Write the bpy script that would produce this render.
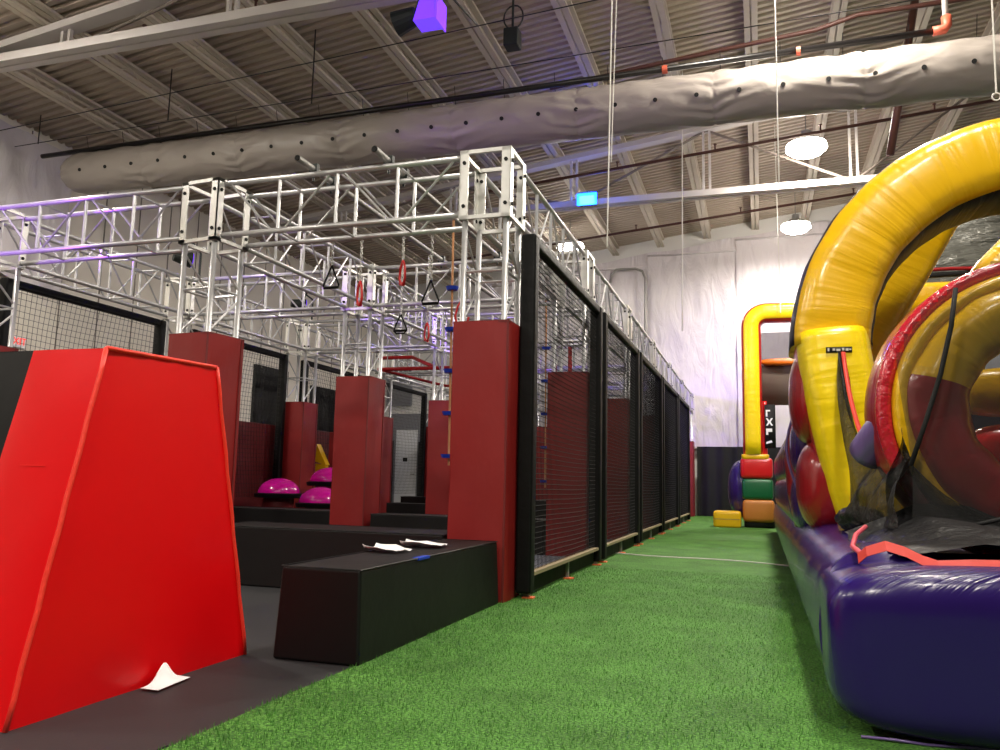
import bpy, math, random
from mathutils import Vector, Matrix, noise
random.seed(7)
for o in list(bpy.data.objects): bpy.data.objects.remove(o)
S = bpy.context.scene
C = S.collection
PI = math.pi
# ------------------------------------------------------------------ camera
cam = bpy.data.objects.new('camera', bpy.data.cameras.new('camera')); C.objects.link(cam)
RM = ((0.95217045, 0.01878318, -0.30498955), (0.30478802, -0.12962249, 0.9435583), (0.02181048, 0.9913855, 0.12914759))
m = Matrix.Identity(4)
for i in range(3):
    m[i][0] = RM[i][0]; m[i][1] = RM[i][1]; m[i][2] = -RM[i][2]
m.translation = (0, 0, 1.0)
cam.matrix_world = m
cam.data.sensor_width = 36; cam.data.lens = 29.09; cam.data.clip_end = 200
S.camera = cam
# ------------------------------------------------------------------ world, exposure
S.view_settings.view_transform = 'Standard'; S.view_settings.look = 'None'
S.view_settings.gamma = 1; S.view_settings.use_curve_mapping = False
S.view_settings.exposure = 0.0
w = bpy.data.worlds.new('hall'); S.world = w; w.use_nodes = True
w.node_tree.nodes['Background'].inputs[0].default_value = (0.8, 0.82, 1.0, 1)
w.node_tree.nodes['Background'].inputs[1].default_value = 0.05
LAMP_W = 430            # power of one high bay lamp
# high bay lamps: x, y, z, power factor
HIGHBAYS = [(1.1, 24.2, 8.5, 1.25), (1.05, 17.55, 8.17, 1.0), (1.0, 10.9, 8.9, .85), (1.3, 4.6, 8.8, .85), (1.3, -1.6, 8.8, .85),
            (-2.35, -3.6, 7.9, .8), (-5.45, 23.6, 8.2, .22), (-7.0, -1.0, 7.6, .35), (-10.4, 6.6, 7.9, .8), (-10.4, 1.5, 7.9, .5)]  # last two lamps are added out of view to brighten the left wall

# ------------------------------------------------------------------ materials
def srgb(r, g, b):
    f = lambda c: (c / 12.92 if c <= .04045 else ((c + .055) / 1.055) ** 2.4)
    return (f(r / 255), f(g / 255), f(b / 255), 1)

def mat(name, col, rough=.6, metal=0, bump=None, var=None, coat=0, spec=.5, alpha=None, uvwr=None, emit=None):
    """bump=(scale,strength,distance[,stretch]); var=(scale,amount); uvwr=(su,sv,strength) wrinkles laid out along the sewn panel"""
    M = bpy.data.materials.new(name); M.use_nodes = True
    N = M.node_tree.nodes; L = M.node_tree.links; B = N['Principled BSDF']
    B.inputs['Base Color'].default_value = col; B.inputs['Roughness'].default_value = rough
    B.inputs['Metallic'].default_value = metal; B.inputs['Specular IOR Level'].default_value = spec
    B.inputs['Coat Weight'].default_value = coat; B.inputs['Coat Roughness'].default_value = .12
    if alpha is not None: B.inputs['Alpha'].default_value = alpha
    if emit:
        B.inputs['Emission Color'].default_value = emit[0]; B.inputs['Emission Strength'].default_value = emit[1]
    tc = N.new('ShaderNodeTexCoord')
    if var:
        n = N.new('ShaderNodeTexNoise'); n.inputs['Scale'].default_value = var[0]; n.inputs['Detail'].default_value = 5
        L.new(tc.outputs['Object'], n.inputs['Vector'])
        r = N.new('ShaderNodeMapRange'); r.inputs[1].default_value = .3; r.inputs[2].default_value = .7
        r.inputs[3].default_value = 1 - var[1]; r.inputs[4].default_value = 1 + var[1]
        L.new(n.outputs['Fac'], r.inputs[0])
        h = N.new('ShaderNodeHueSaturation'); h.inputs['Color'].default_value = col
        L.new(r.outputs[0], h.inputs['Value']); L.new(h.outputs[0], B.inputs['Base Color'])
    if bump or uvwr:
        n = N.new('ShaderNodeTexNoise'); mp = N.new('ShaderNodeMapping')
        b = N.new('ShaderNodeBump')
        if uvwr:
            L.new(tc.outputs['UV'], mp.inputs[0]); mp.inputs['Scale'].default_value = (uvwr[0], uvwr[1], 1)
            n.inputs['Scale'].default_value = 1; n.inputs['Detail'].default_value = 2.5; n.inputs['Distortion'].default_value = .6
            b.inputs['Strength'].default_value = uvwr[2]; b.inputs['Distance'].default_value = .035
            if len(uvwr) > 3:   # puckers only along the sewn top seam
                sx = N.new('ShaderNodeSeparateXYZ'); L.new(tc.outputs['UV'], sx.inputs[0])
                mk = N.new('ShaderNodeMapRange'); mk.inputs[1].default_value = uvwr[3][0]; mk.inputs[2].default_value = uvwr[3][1]; mk.inputs[3].default_value = .04; mk.inputs[4].default_value = uvwr[2]
                L.new(sx.outputs[1], mk.inputs[0]); L.new(mk.outputs[0], b.inputs['Strength'])
        else:
            L.new(tc.outputs['Object'], mp.inputs[0])
            if len(bump) > 3: mp.inputs['Scale'].default_value = bump[3]
            n.inputs['Scale'].default_value = bump[0]; n.inputs['Detail'].default_value = 4
            b.inputs['Strength'].default_value = bump[1]; b.inputs['Distance'].default_value = bump[2]
        L.new(mp.outputs[0], n.inputs['Vector']); L.new(n.outputs['Fac'], b.inputs['Height']); L.new(b.outputs[0], B.inputs['Normal'])
    return M

M = {}
M['alu'] = mat('aluminium', srgb(200, 200, 202), .36, .55, var=(3, .08))
M['plate'] = mat('aluminium_plate', srgb(215, 214, 210), .4, .7, var=(9, .06))
M['pad_red'] = mat('red_vinyl_pad', srgb(132, 20, 20), .5, bump=(2.2, .35, .05, (1, 1, .5)), var=(1.4, .08))
M['pad_seam'] = mat('dark_red_seam', srgb(105, 22, 22), .6)
M['mat_maroon'] = mat('maroon_wall_mat', srgb(96, 16, 22), .55, bump=(1.5, .3, .04))
M['ramp_red'] = mat('bright_red_vinyl', srgb(232, 2, 12), .4, spec=.35, bump=(1.6, .22, .05), var=(.9, .03))
M['ramp_seam'] = mat('red_seam_tape', srgb(250, 60, 45), .4, bump=(30, .4, .01))
M['black_vinyl'] = mat('black_vinyl', srgb(16, 15, 16), .5, bump=(2.5, .25, .04), var=(2, .1), spec=.3)
M['black_cloth'] = mat('black_cloth', srgb(14, 14, 16), .8, bump=(5, .3, .03))
M['floor_mat'] = mat('dark_grey_mat', srgb(38, 38, 41), .6, bump=(60, .12, .004), var=(1.2, .1))
M['grey_mat'] = mat('blue_grey_mat', srgb(110, 114, 128), .6, var=(8, .12))
M['turf'] = None
M['black_pad'] = mat('black_padded_post', srgb(9, 9, 10), .55, bump=(6, .35, .03), spec=.2)
M['net'] = mat('black_netting', srgb(14, 14, 15), .8)
M['lathwhite'] = mat('wooden_bottom_rail', srgb(150, 135, 105), .6)
M['orange'] = mat('orange_tip', srgb(225, 100, 50), .5)
M['steel'] = mat('galvanised_steel', srgb(150, 148, 145), .45, .5)
M['joist'] = mat('painted_joist', srgb(200, 190, 176), .55, var=(1.5, .08))
M['deck'] = mat('roof_deck_paint', srgb(178, 164, 150), .6, .1, var=(.6, .1))
M['pipe_grey'] = mat('grey_web_brace', srgb(120, 110, 102), .6)
M['girder'] = mat('painted_girder', srgb(200, 194, 192), .5, var=(1.2, .06))
M['beige'] = mat('beige_wall_panel', srgb(232, 226, 214), .6, var=(.5, .04))
M['seam'] = mat('panel_seam', srgb(120, 114, 106), .7)
M['duct'] = mat('grey_fabric_duct', srgb(158, 150, 143), .42, uvwr=(2.2, 3.0, .6), var=(.8, .03))
M['hole'] = mat('dark_nozzle', srgb(12, 12, 12), .8)
M['pipe_black'] = mat('black_pipe', srgb(22, 20, 20), .3)
M['pipe_brown'] = mat('brown_sprinkler_pipe', srgb(84, 50, 42), .5)
M['orange_coupling'] = mat('orange_coupling', srgb(200, 95, 70), .5)
M['cord_white'] = mat('white_cord', srgb(215, 212, 205), .6)
M['yellow'] = mat('yellow_vinyl', srgb(236, 186, 12), .3, uvwr=(9, 1.3, .38), coat=.3)
M['yellow2'] = mat('bright_yellow_vinyl', srgb(255, 222, 20), .28, uvwr=(9, 1.3, .38), coat=.3)
M['maroon'] = mat('maroon_vinyl', srgb(150, 22, 30), .28, uvwr=(7, 2, .4), coat=.3)
M['red_in'] = mat('red_inflatable_vinyl', srgb(205, 25, 28), .28, uvwr=(6, 2, .35), coat=.3)
M['orange_in'] = mat('orange_inflatable_vinyl', srgb(236, 120, 25), .3, uvwr=(6, 2, .3), coat=.3)
M['tan_orange'] = mat('tan_orange_vinyl', srgb(190, 118, 44), .45, uvwr=(6, 2, .3))
M['green_in'] = mat('green_inflatable_vinyl', srgb(12, 92, 50), .35, uvwr=(6, 2, .3))
M['purple'] = mat('purple_vinyl', srgb(44, 24, 96), .27, uvwr=(15, .8, .6), coat=.25)
M['purple_step'] = mat('purple_step_vinyl', srgb(38, 18, 92), .25, uvwr=(15, .7, .8, (.80, 1.0)), coat=.1, spec=.4)
M['purple_dark'] = mat('dark_purple_vinyl', srgb(24, 15, 44), .5, uvwr=(7, 2, .45), spec=.3)
M['crimson'] = mat('crimson_vinyl', srgb(190, 30, 48), .25, uvwr=(20, 2, .5), coat=.4)
M['lavender'] = mat('lavender_vinyl', srgb(112, 92, 150), .3, uvwr=(5, 2, .4))
M['mesh_tarp'] = mat('black_mesh_tarp', srgb(22, 22, 24), .5, bump=(7, .8, .06, (1, 1, 1)), alpha=1)
M['mesh_sheer'] = mat('sheer_black_mesh', srgb(12, 12, 12), .6, alpha=.52)
M['mesh_dense'] = mat('bunched_black_mesh', srgb(12, 12, 12), .6, alpha=.86, bump=(14, .8, .03))
M['silver_tarp'] = mat('dark_silver_tarp', srgb(92, 92, 86), .34, .25, bump=(2.6, 1.0, .12, (1, 1, 4)))
M['strap'] = mat('coral_strap', srgb(214, 62, 52), .5, bump=(12, .4, .01))
M['pink'] = mat('pink_strap', srgb(214, 80, 96), .5)
M['magenta'] = mat('magenta_dome', srgb(205, 12, 150), .14, coat=.5)
M['paper'] = mat('white_paper', srgb(238, 238, 240), .8)
M['blue'] = mat('blue_hold', srgb(20, 60, 190), .4)
M['rope'] = mat('tan_rope', srgb(180, 130, 90), .8)
M['red_metal'] = mat('red_painted_steel', srgb(160, 18, 22), .4)
M['red_grip'] = mat('red_grip', srgb(190, 28, 30), .4)
M['white_door'] = mat('white_door', srgb(225, 228, 232), .5)
M['grey_wall'] = mat('grey_wall', srgb(128, 130, 136), .6)
M['white_wall'] = mat('white_wall', srgb(225, 225, 222), .6)
M['can'] = mat('black_can', srgb(20, 28, 26), .5)
M['lamp_body'] = mat('lamp_body', srgb(170, 170, 168), .5)
M['glow_white'] = mat('lit_lens', (1, 1, 1, 1), emit=((1, .94, .84, 1), 45))
M['glow_blue'] = mat('lit_blue_lens', (0, 0, 1, 1), emit=((.012, .14, 1, 1), 7))
M['glow_purple'] = mat('purple_glow', (.3, 0, 1, 1), emit=((.10, .05, 1, 1), 1.25))
M['exit_red'] = mat('exit_letters', srgb(200, 30, 30), .5, emit=((1, .08, .06, 1), 1.2))
M['tan_panel'] = mat('taupe_panel', srgb(104, 92, 84), .6)

def turf_material():
    T = bpy.data.materials.new('green_turf'); T.use_nodes = True
    N = T.node_tree.nodes; L = T.node_tree.links; B = N['Principled BSDF']
    B.inputs['Roughness'].default_value = .75; B.inputs['Specular IOR Level'].default_value = .25
    tc = N.new('ShaderNodeTexCoord')
    n1 = N.new('ShaderNodeTexNoise'); n1.inputs['Scale'].default_value = 75; n1.inputs['Detail'].default_value = 4
    n2 = N.new('ShaderNodeTexNoise'); n2.inputs['Scale'].default_value = 2.2; n2.inputs['Detail'].default_value = 4
    r = N.new('ShaderNodeValToRGB')
    r.color_ramp.elements[0].position = .33; r.color_ramp.elements[0].color = srgb(38, 78, 32)
    r.color_ramp.elements[1].position = .68; r.color_ramp.elements[1].color = srgb(102, 158, 66)
    mx = N.new('ShaderNodeHueSaturation')
    mr = N.new('ShaderNodeMapRange'); mr.inputs[1].default_value = .3; mr.inputs[2].default_value = .7; mr.inputs[3].default_value = .72; mr.inputs[4].default_value = 1.15
    L.new(tc.outputs['Object'], n1.inputs[0]); L.new(tc.outputs['Object'], n2.inputs[0])
    L.new(n1.outputs['Fac'], r.inputs[0]); L.new(r.outputs[0], mx.inputs['Color'])
    L.new(n2.outputs['Fac'], mr.inputs[0]); L.new(mr.outputs[0], mx.inputs['Value']); L.new(mx.outputs[0], B.inputs['Base Color'])
    b = N.new('ShaderNodeBump'); b.inputs['Strength'].default_value = .8; b.inputs['Distance'].default_value = .02
    L.new(n1.outputs['Fac'], b.inputs['Height']); L.new(b.outputs[0], B.inputs['Normal'])
    return T
M['turf'] = turf_material()
M['blade'] = mat('turf_blade', srgb(76, 130, 52), .6, var=(14, .3))

def sheet_material():   # hanging white plastic sheeting: broad soft folds and finer crinkles
    T = bpy.data.materials.new('white_plastic_sheeting'); T.use_nodes = True
    N = T.node_tree.nodes; L = T.node_tree.links; B = N['Principled BSDF']
    B.inputs['Base Color'].default_value = srgb(214, 208, 212); B.inputs['Roughness'].default_value = .42
    tc = N.new('ShaderNodeTexCoord'); mp = N.new('ShaderNodeMapping'); mp.inputs['Scale'].default_value = (1.3, 1.3, .45)
    a = N.new('ShaderNodeTexNoise'); a.inputs['Scale'].default_value = 1.6; a.inputs['Detail'].default_value = 6; a.inputs['Distortion'].default_value = 1.2
    L.new(tc.outputs['Object'], mp.inputs[0]); L.new(mp.outputs[0], a.inputs[0])
    b = N.new('ShaderNodeBump'); b.inputs['Strength'].default_value = .55; b.inputs['Distance'].default_value = .16
    L.new(a.outputs['Fac'], b.inputs['Height']); L.new(b.outputs[0], B.inputs['Normal'])
    return T
M['sheet'] = sheet_material()

# ------------------------------------------------------------------ mesh helpers
class MB:
    def __init__(s): s.v = []; s.f = []; s.mi = []; s.uv = {}
    def add(s, vs, fs, mi=0):
        b = len(s.v); s.v += [tuple(p) for p in vs]; s.f += [tuple(b + i for i in f) for f in fs]; s.mi += [mi] * len(fs)
        return s
    def box(s, a, b, mi=0):
        x0, y0, z0 = a; x1, y1, z1 = b
        return s.add([(x0, y0, z0), (x1, y0, z0), (x1, y1, z0), (x0, y1, z0), (x0, y0, z1), (x1, y0, z1), (x1, y1, z1), (x0, y1, z1)],
                     [(0, 3, 2, 1), (4, 5, 6, 7), (0, 1, 5, 4), (1, 2, 6, 5), (2, 3, 7, 6), (3, 0, 4, 7)], mi)
    def tube(s, p, q, r, n=8, mi=0, cap=True, r2=None):
        p = Vector(p); q = Vector(q); d = (q - p).normalized(); r2 = r if r2 is None else r2
        u = d.cross(Vector((0, 0, 1)) if abs(d.z) < .9 else Vector((1, 0, 0))).normalized(); v = d.cross(u)
        vs = []
        for c, rr in ((p, r), (q, r2)):
            for k in range(n):
                a = 2 * PI * k / n; vs.append(c + (u * math.cos(a) + v * math.sin(a)) * rr)
        fs = [(k, (k + 1) % n, n + (k + 1) % n, n + k) for k in range(n)]
        if cap: fs += [tuple(reversed(range(n))), tuple(range(n, 2 * n))]
        return s.add(vs, fs, mi)
    def path(s, pts, r, n=8, mi=0):
        pts = [Vector(p) for p in pts]; vs = []; fs = []
        up = Vector((0, 0, 1)); prev = None
        for i, c in enumerate(pts):
            d = (pts[min(i + 1, len(pts) - 1)] - pts[max(i - 1, 0)]).normalized()
            if prev is None: u = d.cross(up if abs(d.z) < .9 else Vector((1, 0, 0))).normalized()
            else: u = (prev - d * prev.dot(d)).normalized()
            prev = u; v = d.cross(u)
            for k in range(n):
                a = 2 * PI * k / n; vs.append(c + (u * math.cos(a) + v * math.sin(a)) * r)
        for i in range(len(pts) - 1):
            for k in range(n):
                fs.append((i * n + k, i * n + (k + 1) % n, (i + 1) * n + (k + 1) % n, (i + 1) * n + k))
        fs += [tuple(reversed(range(n))), tuple((len(pts) - 1) * n + k for k in range(n))]
        return s.add(vs, fs, mi)
    def grid(s, fn, nu, nv, mi=0, uvs=(1, 1)):
        b = len(s.v)
        for i in range(nu + 1):
            for j in range(nv + 1): s.v.append(tuple(fn(i / nu, j / nv))); s.uv[len(s.v) - 1] = (i / nu * uvs[0], j / nv * uvs[1])
        for i in range(nu):
            for j in range(nv):
                a = b + i * (nv + 1) + j
                s.f.append((a, a + nv + 1, a + nv + 2, a + 1)); s.mi.append(mi)
        return s

def build(name, mb, mats, parent=None, smooth=False, bevel=0, loc=None, seg=2, thick=0, sub=0, flip=False):
    me = bpy.data.meshes.new(name); me.from_pydata(mb.v, [], mb.f)
    if not isinstance(mats, (list, tuple)): mats = [mats]
    for k in mats: me.materials.append(M[k])
    me.polygons.foreach_set('material_index', mb.mi)
    if smooth: me.polygons.foreach_set('use_smooth', [True] * len(me.polygons))
    if mb.uv:
        uvl = me.uv_layers.new(name='panel')
        for lp in me.loops: uvl.data[lp.index].uv = mb.uv.get(lp.vertex_index, (0, 0))
    me.update()
    o = bpy.data.objects.new(name, me); C.objects.link(o)
    if parent: o.parent = parent
    if loc: o.location = loc
    if bevel:
        b = o.modifiers.new('bevel', 'BEVEL'); b.width = bevel; b.segments = seg; b.limit_method = 'ANGLE'
        me.polygons.foreach_set('use_smooth', [True] * len(me.polygons))
        wn = o.modifiers.new('wn', 'WEIGHTED_NORMAL')
    if thick:
        t = o.modifiers.new('solid', 'SOLIDIFY'); t.thickness = thick
    return o

def tag(o, label, cat, group=None, kind=None):
    o['label'] = label; o['category'] = cat
    if group: o['group'] = group
    if kind: o['kind'] = kind
    return o
def thing(name, label, cat, loc=(0, 0, 0), group=None, kind=None):
    o = bpy.data.objects.new(name, None); C.objects.link(o); o.location = loc; o.empty_display_size = .1
    return tag(o, label, cat, group, kind)
def struct(o, label=None, cat=None):
    o['kind'] = 'structure'
    if label: o['label'] = label
    if cat: o['category'] = cat
    return o
def copy_tree(o, parent=None):
    c = o.copy(); C.objects.link(c); c.parent = parent
    for ch in list(o.children): copy_tree(ch, c)
    return c

# ================================================================== THE SETTING
YB, XL, XR, YF = 27.3, -14.2, 6.5, -6.0      # back wall, left wall, right wall, front wall
roof = lambda x: 9.75 + .125 * x
# floor: concrete slab, black matting, turf
struct(build('floor', MB().box((XL - .2, YF - .2, -.25), (XR + .2, YB + .2, -.02)), 'floor_mat'), 'dark concrete floor slab under mats and turf', 'floor')
TE = -2.08    # turf edge
mb = MB()
def turf_edge(y): return TE + .004 * math.sin(y * 5.1) + .006 * math.sin(y * 1.7)
n = 120
mb.grid(lambda u, v: ((turf_edge(YF + u * (YB - YF)) * (1 - v) + XR * v), YF + u * (YB - YF), .012 if 0 < v < 1 else .006), n, 12)
turf = struct(build('floor_turf', mb, 'turf'), 'green artificial turf lane between the netting and the inflatables', 'turf')
mb = MB().box((XL, YF, -.02), (TE - .0, YB, .0))
struct(build('floor_matting', mb, 'floor_mat'), 'dark grey foam matting under the obstacle course', 'floor mat')
# turf blades, nearest stretch
mb = MB(); rnd = random.random
for i in range(52000):
    y = 2.1 + 7.5 * rnd() ** 1.7; x = turf_edge(y) + (2.75) * rnd()
    if x < -2.55 + .0 or x > .32: continue
    a = rnd() * PI; h = .010 + .012 * rnd(); lx = (rnd() - .5) * .014; ly = (rnd() - .5) * .014; wd = .0022
    cx, cy = math.cos(a) * wd, math.sin(a) * wd
    mb.add([(x - cx, y - cy, .008), (x + cx, y + cy, .008), (x + lx, y + ly, .012 + h)], [(0, 1, 2)])
tag(build('turf_pile', mb, 'blade'), 'short green blades of the artificial turf in the near lane', 'grass', kind='stuff')

# walls
mb = MB().box((XL - .2, YF, -.02), (XL, YB, 8.3))
wl = struct(build('wall_left', mb, 'beige'), 'beige panelled wall on the left of the hall', 'wall')
mb = MB()
y = YF + .3
while y < YB:
    mb.box((XL, y, 0), (XL + .012, y + .025, 7.95)); y += 1.05
struct(build('trim_1', mb, 'seam'), 'vertical panel joints on the left wall', 'wall trim')
mb = MB().box((XL - .2, YB, -.02), (XR + .2, YB + .2, 11))
struct(build('wall_back', mb, 'white_wall'), 'white back wall behind the plastic sheeting', 'wall')
struct(build('wall_right', MB().box((XR, YF, -.02), (XR + .2, YB, 11)), 'grey_wall'), 'grey right wall behind the inflatables', 'wall')
struct(build('wall_front', MB().box((XL - .2, YF - .2, -.02), (XR + .2, YF, 11)), 'black_cloth'), 'dark wall behind the viewer', 'wall')

# corrugated roof deck, ribs running up the slope
mb = MB(); y = YF; p = .2; prof = []
while y < YB:
    prof += [(y, .0), (y + .085, .0), (y + .11, .055), (y + .175, .055)]; y += p
vs = []; fs = []
for (yy, dz) in prof:
    vs.append((XL - .2, yy, roof(XL - .2) + dz)); vs.append((XR + .2, yy, roof(XR + .2) + dz))
for i in range(len(prof) - 1): fs.append((2 * i, 2 * i + 1, 2 * i + 3, 2 * i + 2))
mb.add(vs, fs)
struct(build('ceiling', mb, 'deck', thick=.004), 'corrugated metal roof deck of the hall', 'ceiling')

# roof joists (along the hall) with web rods, spanning girder to girder
for k in range(-6, 7):
    x = -3.12 + 1.55 * k
    if x < XL + .1 or x > XR: continue
    z1 = roof(x) - .01; z0 = z1 - .30
    mb = MB()
    for dx in (-.12, .015): mb.box((x + dx, YF, z0), (x + dx + .105, YB, z0 + .05)); mb.box((x + dx, YF, z1 - .05), (x + dx + .105, YB, z1))
    yy = YF + .1; u = 0
    while yy < YB - .4:
        a, b = (z0 + .02, z1 - .02) if u % 2 == 0 else (z1 - .02, z0 + .02)
        mb.tube((x, yy, a), (x, yy + .38, b), .012, 5, cap=False); yy += .38; u += 1
    struct(build('ceiling_joist', mb, 'joist'), 'long open web roof joist under the deck', 'roof joist')['group'] = 'roof joists running the length of the hall'

# roof girders (across the hall)
def girder(y, lab):
    g = thing('ceiling_girder', lab, 'roof girder', (0, y, 0), kind='structure')
    zb = 7.5
    mb = MB().box((XL, -.15, zb), (XR, -.02, zb + .14)).box((XL, .02, zb), (XR, .15, zb + .14)).box((XL, -.02, zb + .02), (XR, .02, zb + .05))
    build('bottom_chord', mb, 'girder', g)
    mb = MB()
    zt = lambda x: roof(x) - .42
    vs = [(x, yy, zt(x) + dz) for x in (XL, XR) for yy in (-.12, .12) for dz in (-.12, 0)]
    mb.add(vs, [(0, 1, 3, 2), (4, 6, 7, 5), (0, 4, 5, 1), (2, 3, 7, 6), (0, 2, 6, 4), (1, 5, 7, 3)])
    build('top_chord', mb, 'girder', g)
    x = 2.05 - 3.1 * 5; k = 0
    while x < XR:
        if x > XL + .4 and zt(x) > zb + .35:
            for dx in (-.07, .07): build('web_post', MB().box((x + dx - .025, -.03, zb + .05), (x + dx + .025, .03, zt(x) - .03)), 'girder', g)
            x2 = x + 3.1
            if x2 < XR:
                a, b = ((x, zb + .08), (x2, zt(x2) - .1)) if k % 2 else ((x, zt(x) - .1), (x2, zb + .08))
                build('web_brace', MB().tube((a[0], 0, a[1]), (b[0], 0, b[1]), .03, 6), 'pipe_grey', g)
        x += 3.1; k += 1
    return g
girder(9.3, 'pale steel roof girder nearest the viewer, crossing the top left corner')
girder(18.3, 'pale steel roof girder further back, behind the blue light')

# ------------------------------------------------------------------ back wall dressing
def crink(seed, amp, sx=1.0, sz=.5):
    return lambda x, z: amp * noise.noise(Vector((x * sx + seed, z * sz, seed * 1.7))) + amp * .4 * abs(noise.noise(Vector((x * sx * 3 + seed, z * sz * 2.5, 3.1))))
edges = [-9.6, -6.6, -3.55, -.65, 2.2, 5.2]
for i in range(5):
    fn = crink(i * 3.3, .10); a, b = edges[i], edges[i + 1]
    mb = MB().grid(lambda u, v: (a + (b - a) * u, YB - .16 - .02 * (i % 2) + fn(a + (b - a) * u, v * 8), 2.18 + .03 * math.sin(u * 7 + i) + v * (roof(a + (b - a) * u) - .5 - 2.18)), 34, 60)
    mb.box((a, YB - .22, roof(a) - .62), (b, YB - .012, roof(a) - .56))
    tag(build('plastic_sheet', mb, 'sheet', smooth=True),
        ['white plastic sheet on back wall, hung furthest left behind the truss tops', 'white plastic sheet on back wall, second from the left', 'white plastic sheet on the back wall above the end of the net fence',
         'white plastic sheet on back wall, left of the far inflatable slide', 'white plastic sheet on back wall, behind the far inflatable slide'][i], 'plastic sheet', 'white plastic sheets on the back wall')
mb = MB().grid(lambda u, v: (-1.95 + 3.4 * u, YB - .42 + .035 * math.sin(u * 46), .02 + v * 2.2), 90, 3)
tag(build('curtain', mb, 'black_cloth', smooth=True), 'black curtain along the foot of the back wall beyond the net fence', 'curtain')
# plastic sheet upper left on the left wall
mb = MB().grid(lambda u, v: (XL + .12 + .10 * noise.noise(Vector((u * 7, v * 4, 2))), 9.95 + 3.2 * u, 4.75 + .12 * math.sin(u * 5) + v * (3.05 - .1 * math.sin(u * 5))), 40, 30)
tag(build('plastic_sheet', mb, 'sheet', smooth=True), 'crumpled pale plastic sheet high on the left wall beside the duct end', 'plastic sheet')
# conduit loop on back wall
mb = MB().path([(-3.6, YB - .38, .0), (-3.6, YB - .38, 7.9), (-3.7, YB - .38, 8.15), (-3.95, YB - .38, 8.25), (-4.6, YB - .38, 8.25), (-4.75, YB - .38, 8.1), (-4.8, YB - .38, 7.8)], .045, 8)
tag(build('conduit', mb, 'steel', smooth=True), 'bent grey conduit pipe running up the back wall', 'conduit')
# back-left office wall, grey band, door
mb = MB().box((-13.0, YB - .1, 0), (-11.3, YB - .02, 3.35))
struct(build('wall_back_panel', mb, 'grey_wall'), 'grey painted wall section around the white door', 'wall')
mb = MB().box((-13.2, YB - .12, 3.65), (-12.2, YB - .02, 4.95))
struct(build('trim_2', mb, 'grey_wall'), 'grey panel high on the white wall above the door', 'wall panel')
d = thing('door_1', 'white door at the far end seen between the red pads', 'door', (-12.3, YB - .12, 0), kind='structure')
build('door_leaf', MB().box((-.42, -.05, 0), (.42, 0, 2.75)), 'white_door', d)
build('door_frame', MB().box((-.5, -.04, 0), (-.42, .02, 2.83)).box((.42, -.04, 0), (.5, .02, 2.83)).box((-.42, -.04, 2.75), (.42, .02, 2.83)), 'grey_wall', d)
build('door_handle', MB().tube((.33, -.05, 1.15), (.33, -.11, 1.15), .02).tube((.33, -.11, 1.15), (.22, -.11, 1.15), .015), 'steel', d)
build('door_sign', MB().box((-.12, -.062, 1.6), (.06, -.05, 1.74)), 'black_cloth', d)
tag(build('folding_screen', MB().box((-12.95, YB - .7, 0), (-12.75, YB - .3, 2.35)).box((-12.99, YB - .74, 0), (-12.71, YB - .26, .06)), 'black_vinyl'), 'tall black panel standing left of the white door', 'screen')
tag(build('folding_screen', MB().box((-11.6, YB - .7, 0), (-11.36, YB - .3, 2.3)).box((-11.64, YB - .74, 0), (-11.32, YB - .26, .06)), 'black_vinyl'), 'tall black panel standing right of the white door', 'screen')
# exit sign on the left wall
ex = thing('exit_sign', 'small white exit sign with red letters on the left wall, behind the net', 'sign', (XL, 12.25, 3.55))
build('housing', MB().box((0.0, -.2, -.12), (.06, .2, .12)), 'paper', ex, bevel=.01)
tc = bpy.data.curves.new('letters', 'FONT'); tc.body = 'EXIT'; tc.size = .2; tc.align_x = 'CENTER'; tc.align_y = 'CENTER'; tc.extrude = .004
to = bpy.data.objects.new('lettering', tc); C.objects.link(to)
dg = bpy.context.evaluated_depsgraph_get(); me = bpy.data.meshes.new_from_object(to.evaluated_get(dg)); bpy.data.objects.remove(to)
me.materials.clear(); me.materials.append(M['exit_red'])
lt = bpy.data.objects.new('lettering', me); C.objects.link(lt); lt.parent = ex; lt.location = (.064, 0, 0); lt.rotation_euler = (PI / 2, 0, PI / 2)

# ------------------------------------------------------------------ air duct and pipes
dy, dz, dr = 12.3, 6.95, .405
dt = thing('air_duct', 'long grey fabric air duct hanging across the hall under the roof', 'air duct', (0, dy, dz))
x0, x1 = -13.3, XR
mb = MB(); NX, NA = 900, 72
seams = [-13.3 + 2.12 * i for i in range(11)]
def duct_r(x, a):
    dmin = min(abs(x - s) for s in seams)
    r = dr * (1 - .045 * math.exp(-dmin * 9)) + .020 * math.exp(-dmin * 2.6) * math.sin(a * 13 + 9 * dmin + 4 * noise.noise(Vector((x * 2, a * 2, 0)))) * (1 if dmin > .02 else .3)
    r += .012 * noise.noise(Vector((x * 1.5, math.cos(a) * 2, math.sin(a) * 2)))
    r += .010 * max(0, math.cos(a - 2.5)) ** 2 * math.sin(x * 10 + 5 * noise.noise(Vector((x * 1.3, 5, a * 1.5))))
    e = (x - x0) / .55
    if e < 1: r *= .35 + .65 * math.sqrt(max(0, 1 - (1 - e) ** 2))
    return r
mb.grid(lambda u, v: (x0 + (x1 - x0) * u, duct_r(x0 + (x1 - x0) * u, v * 2 * PI) * math.cos(v * 2 * PI), duct_r(x0 + (x1 - x0) * u, v * 2 * PI) * math.sin(v * 2 * PI)), NX, NA, uvs=(20, 3))
mb.add([(x0 + .002, .15 * math.cos(a * PI / 8), .15 * math.sin(a * PI / 8)) for a in range(16)], [tuple(range(16))])
build('duct_skin', mb, 'duct', dt, smooth=True)
x = -12.6
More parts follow.
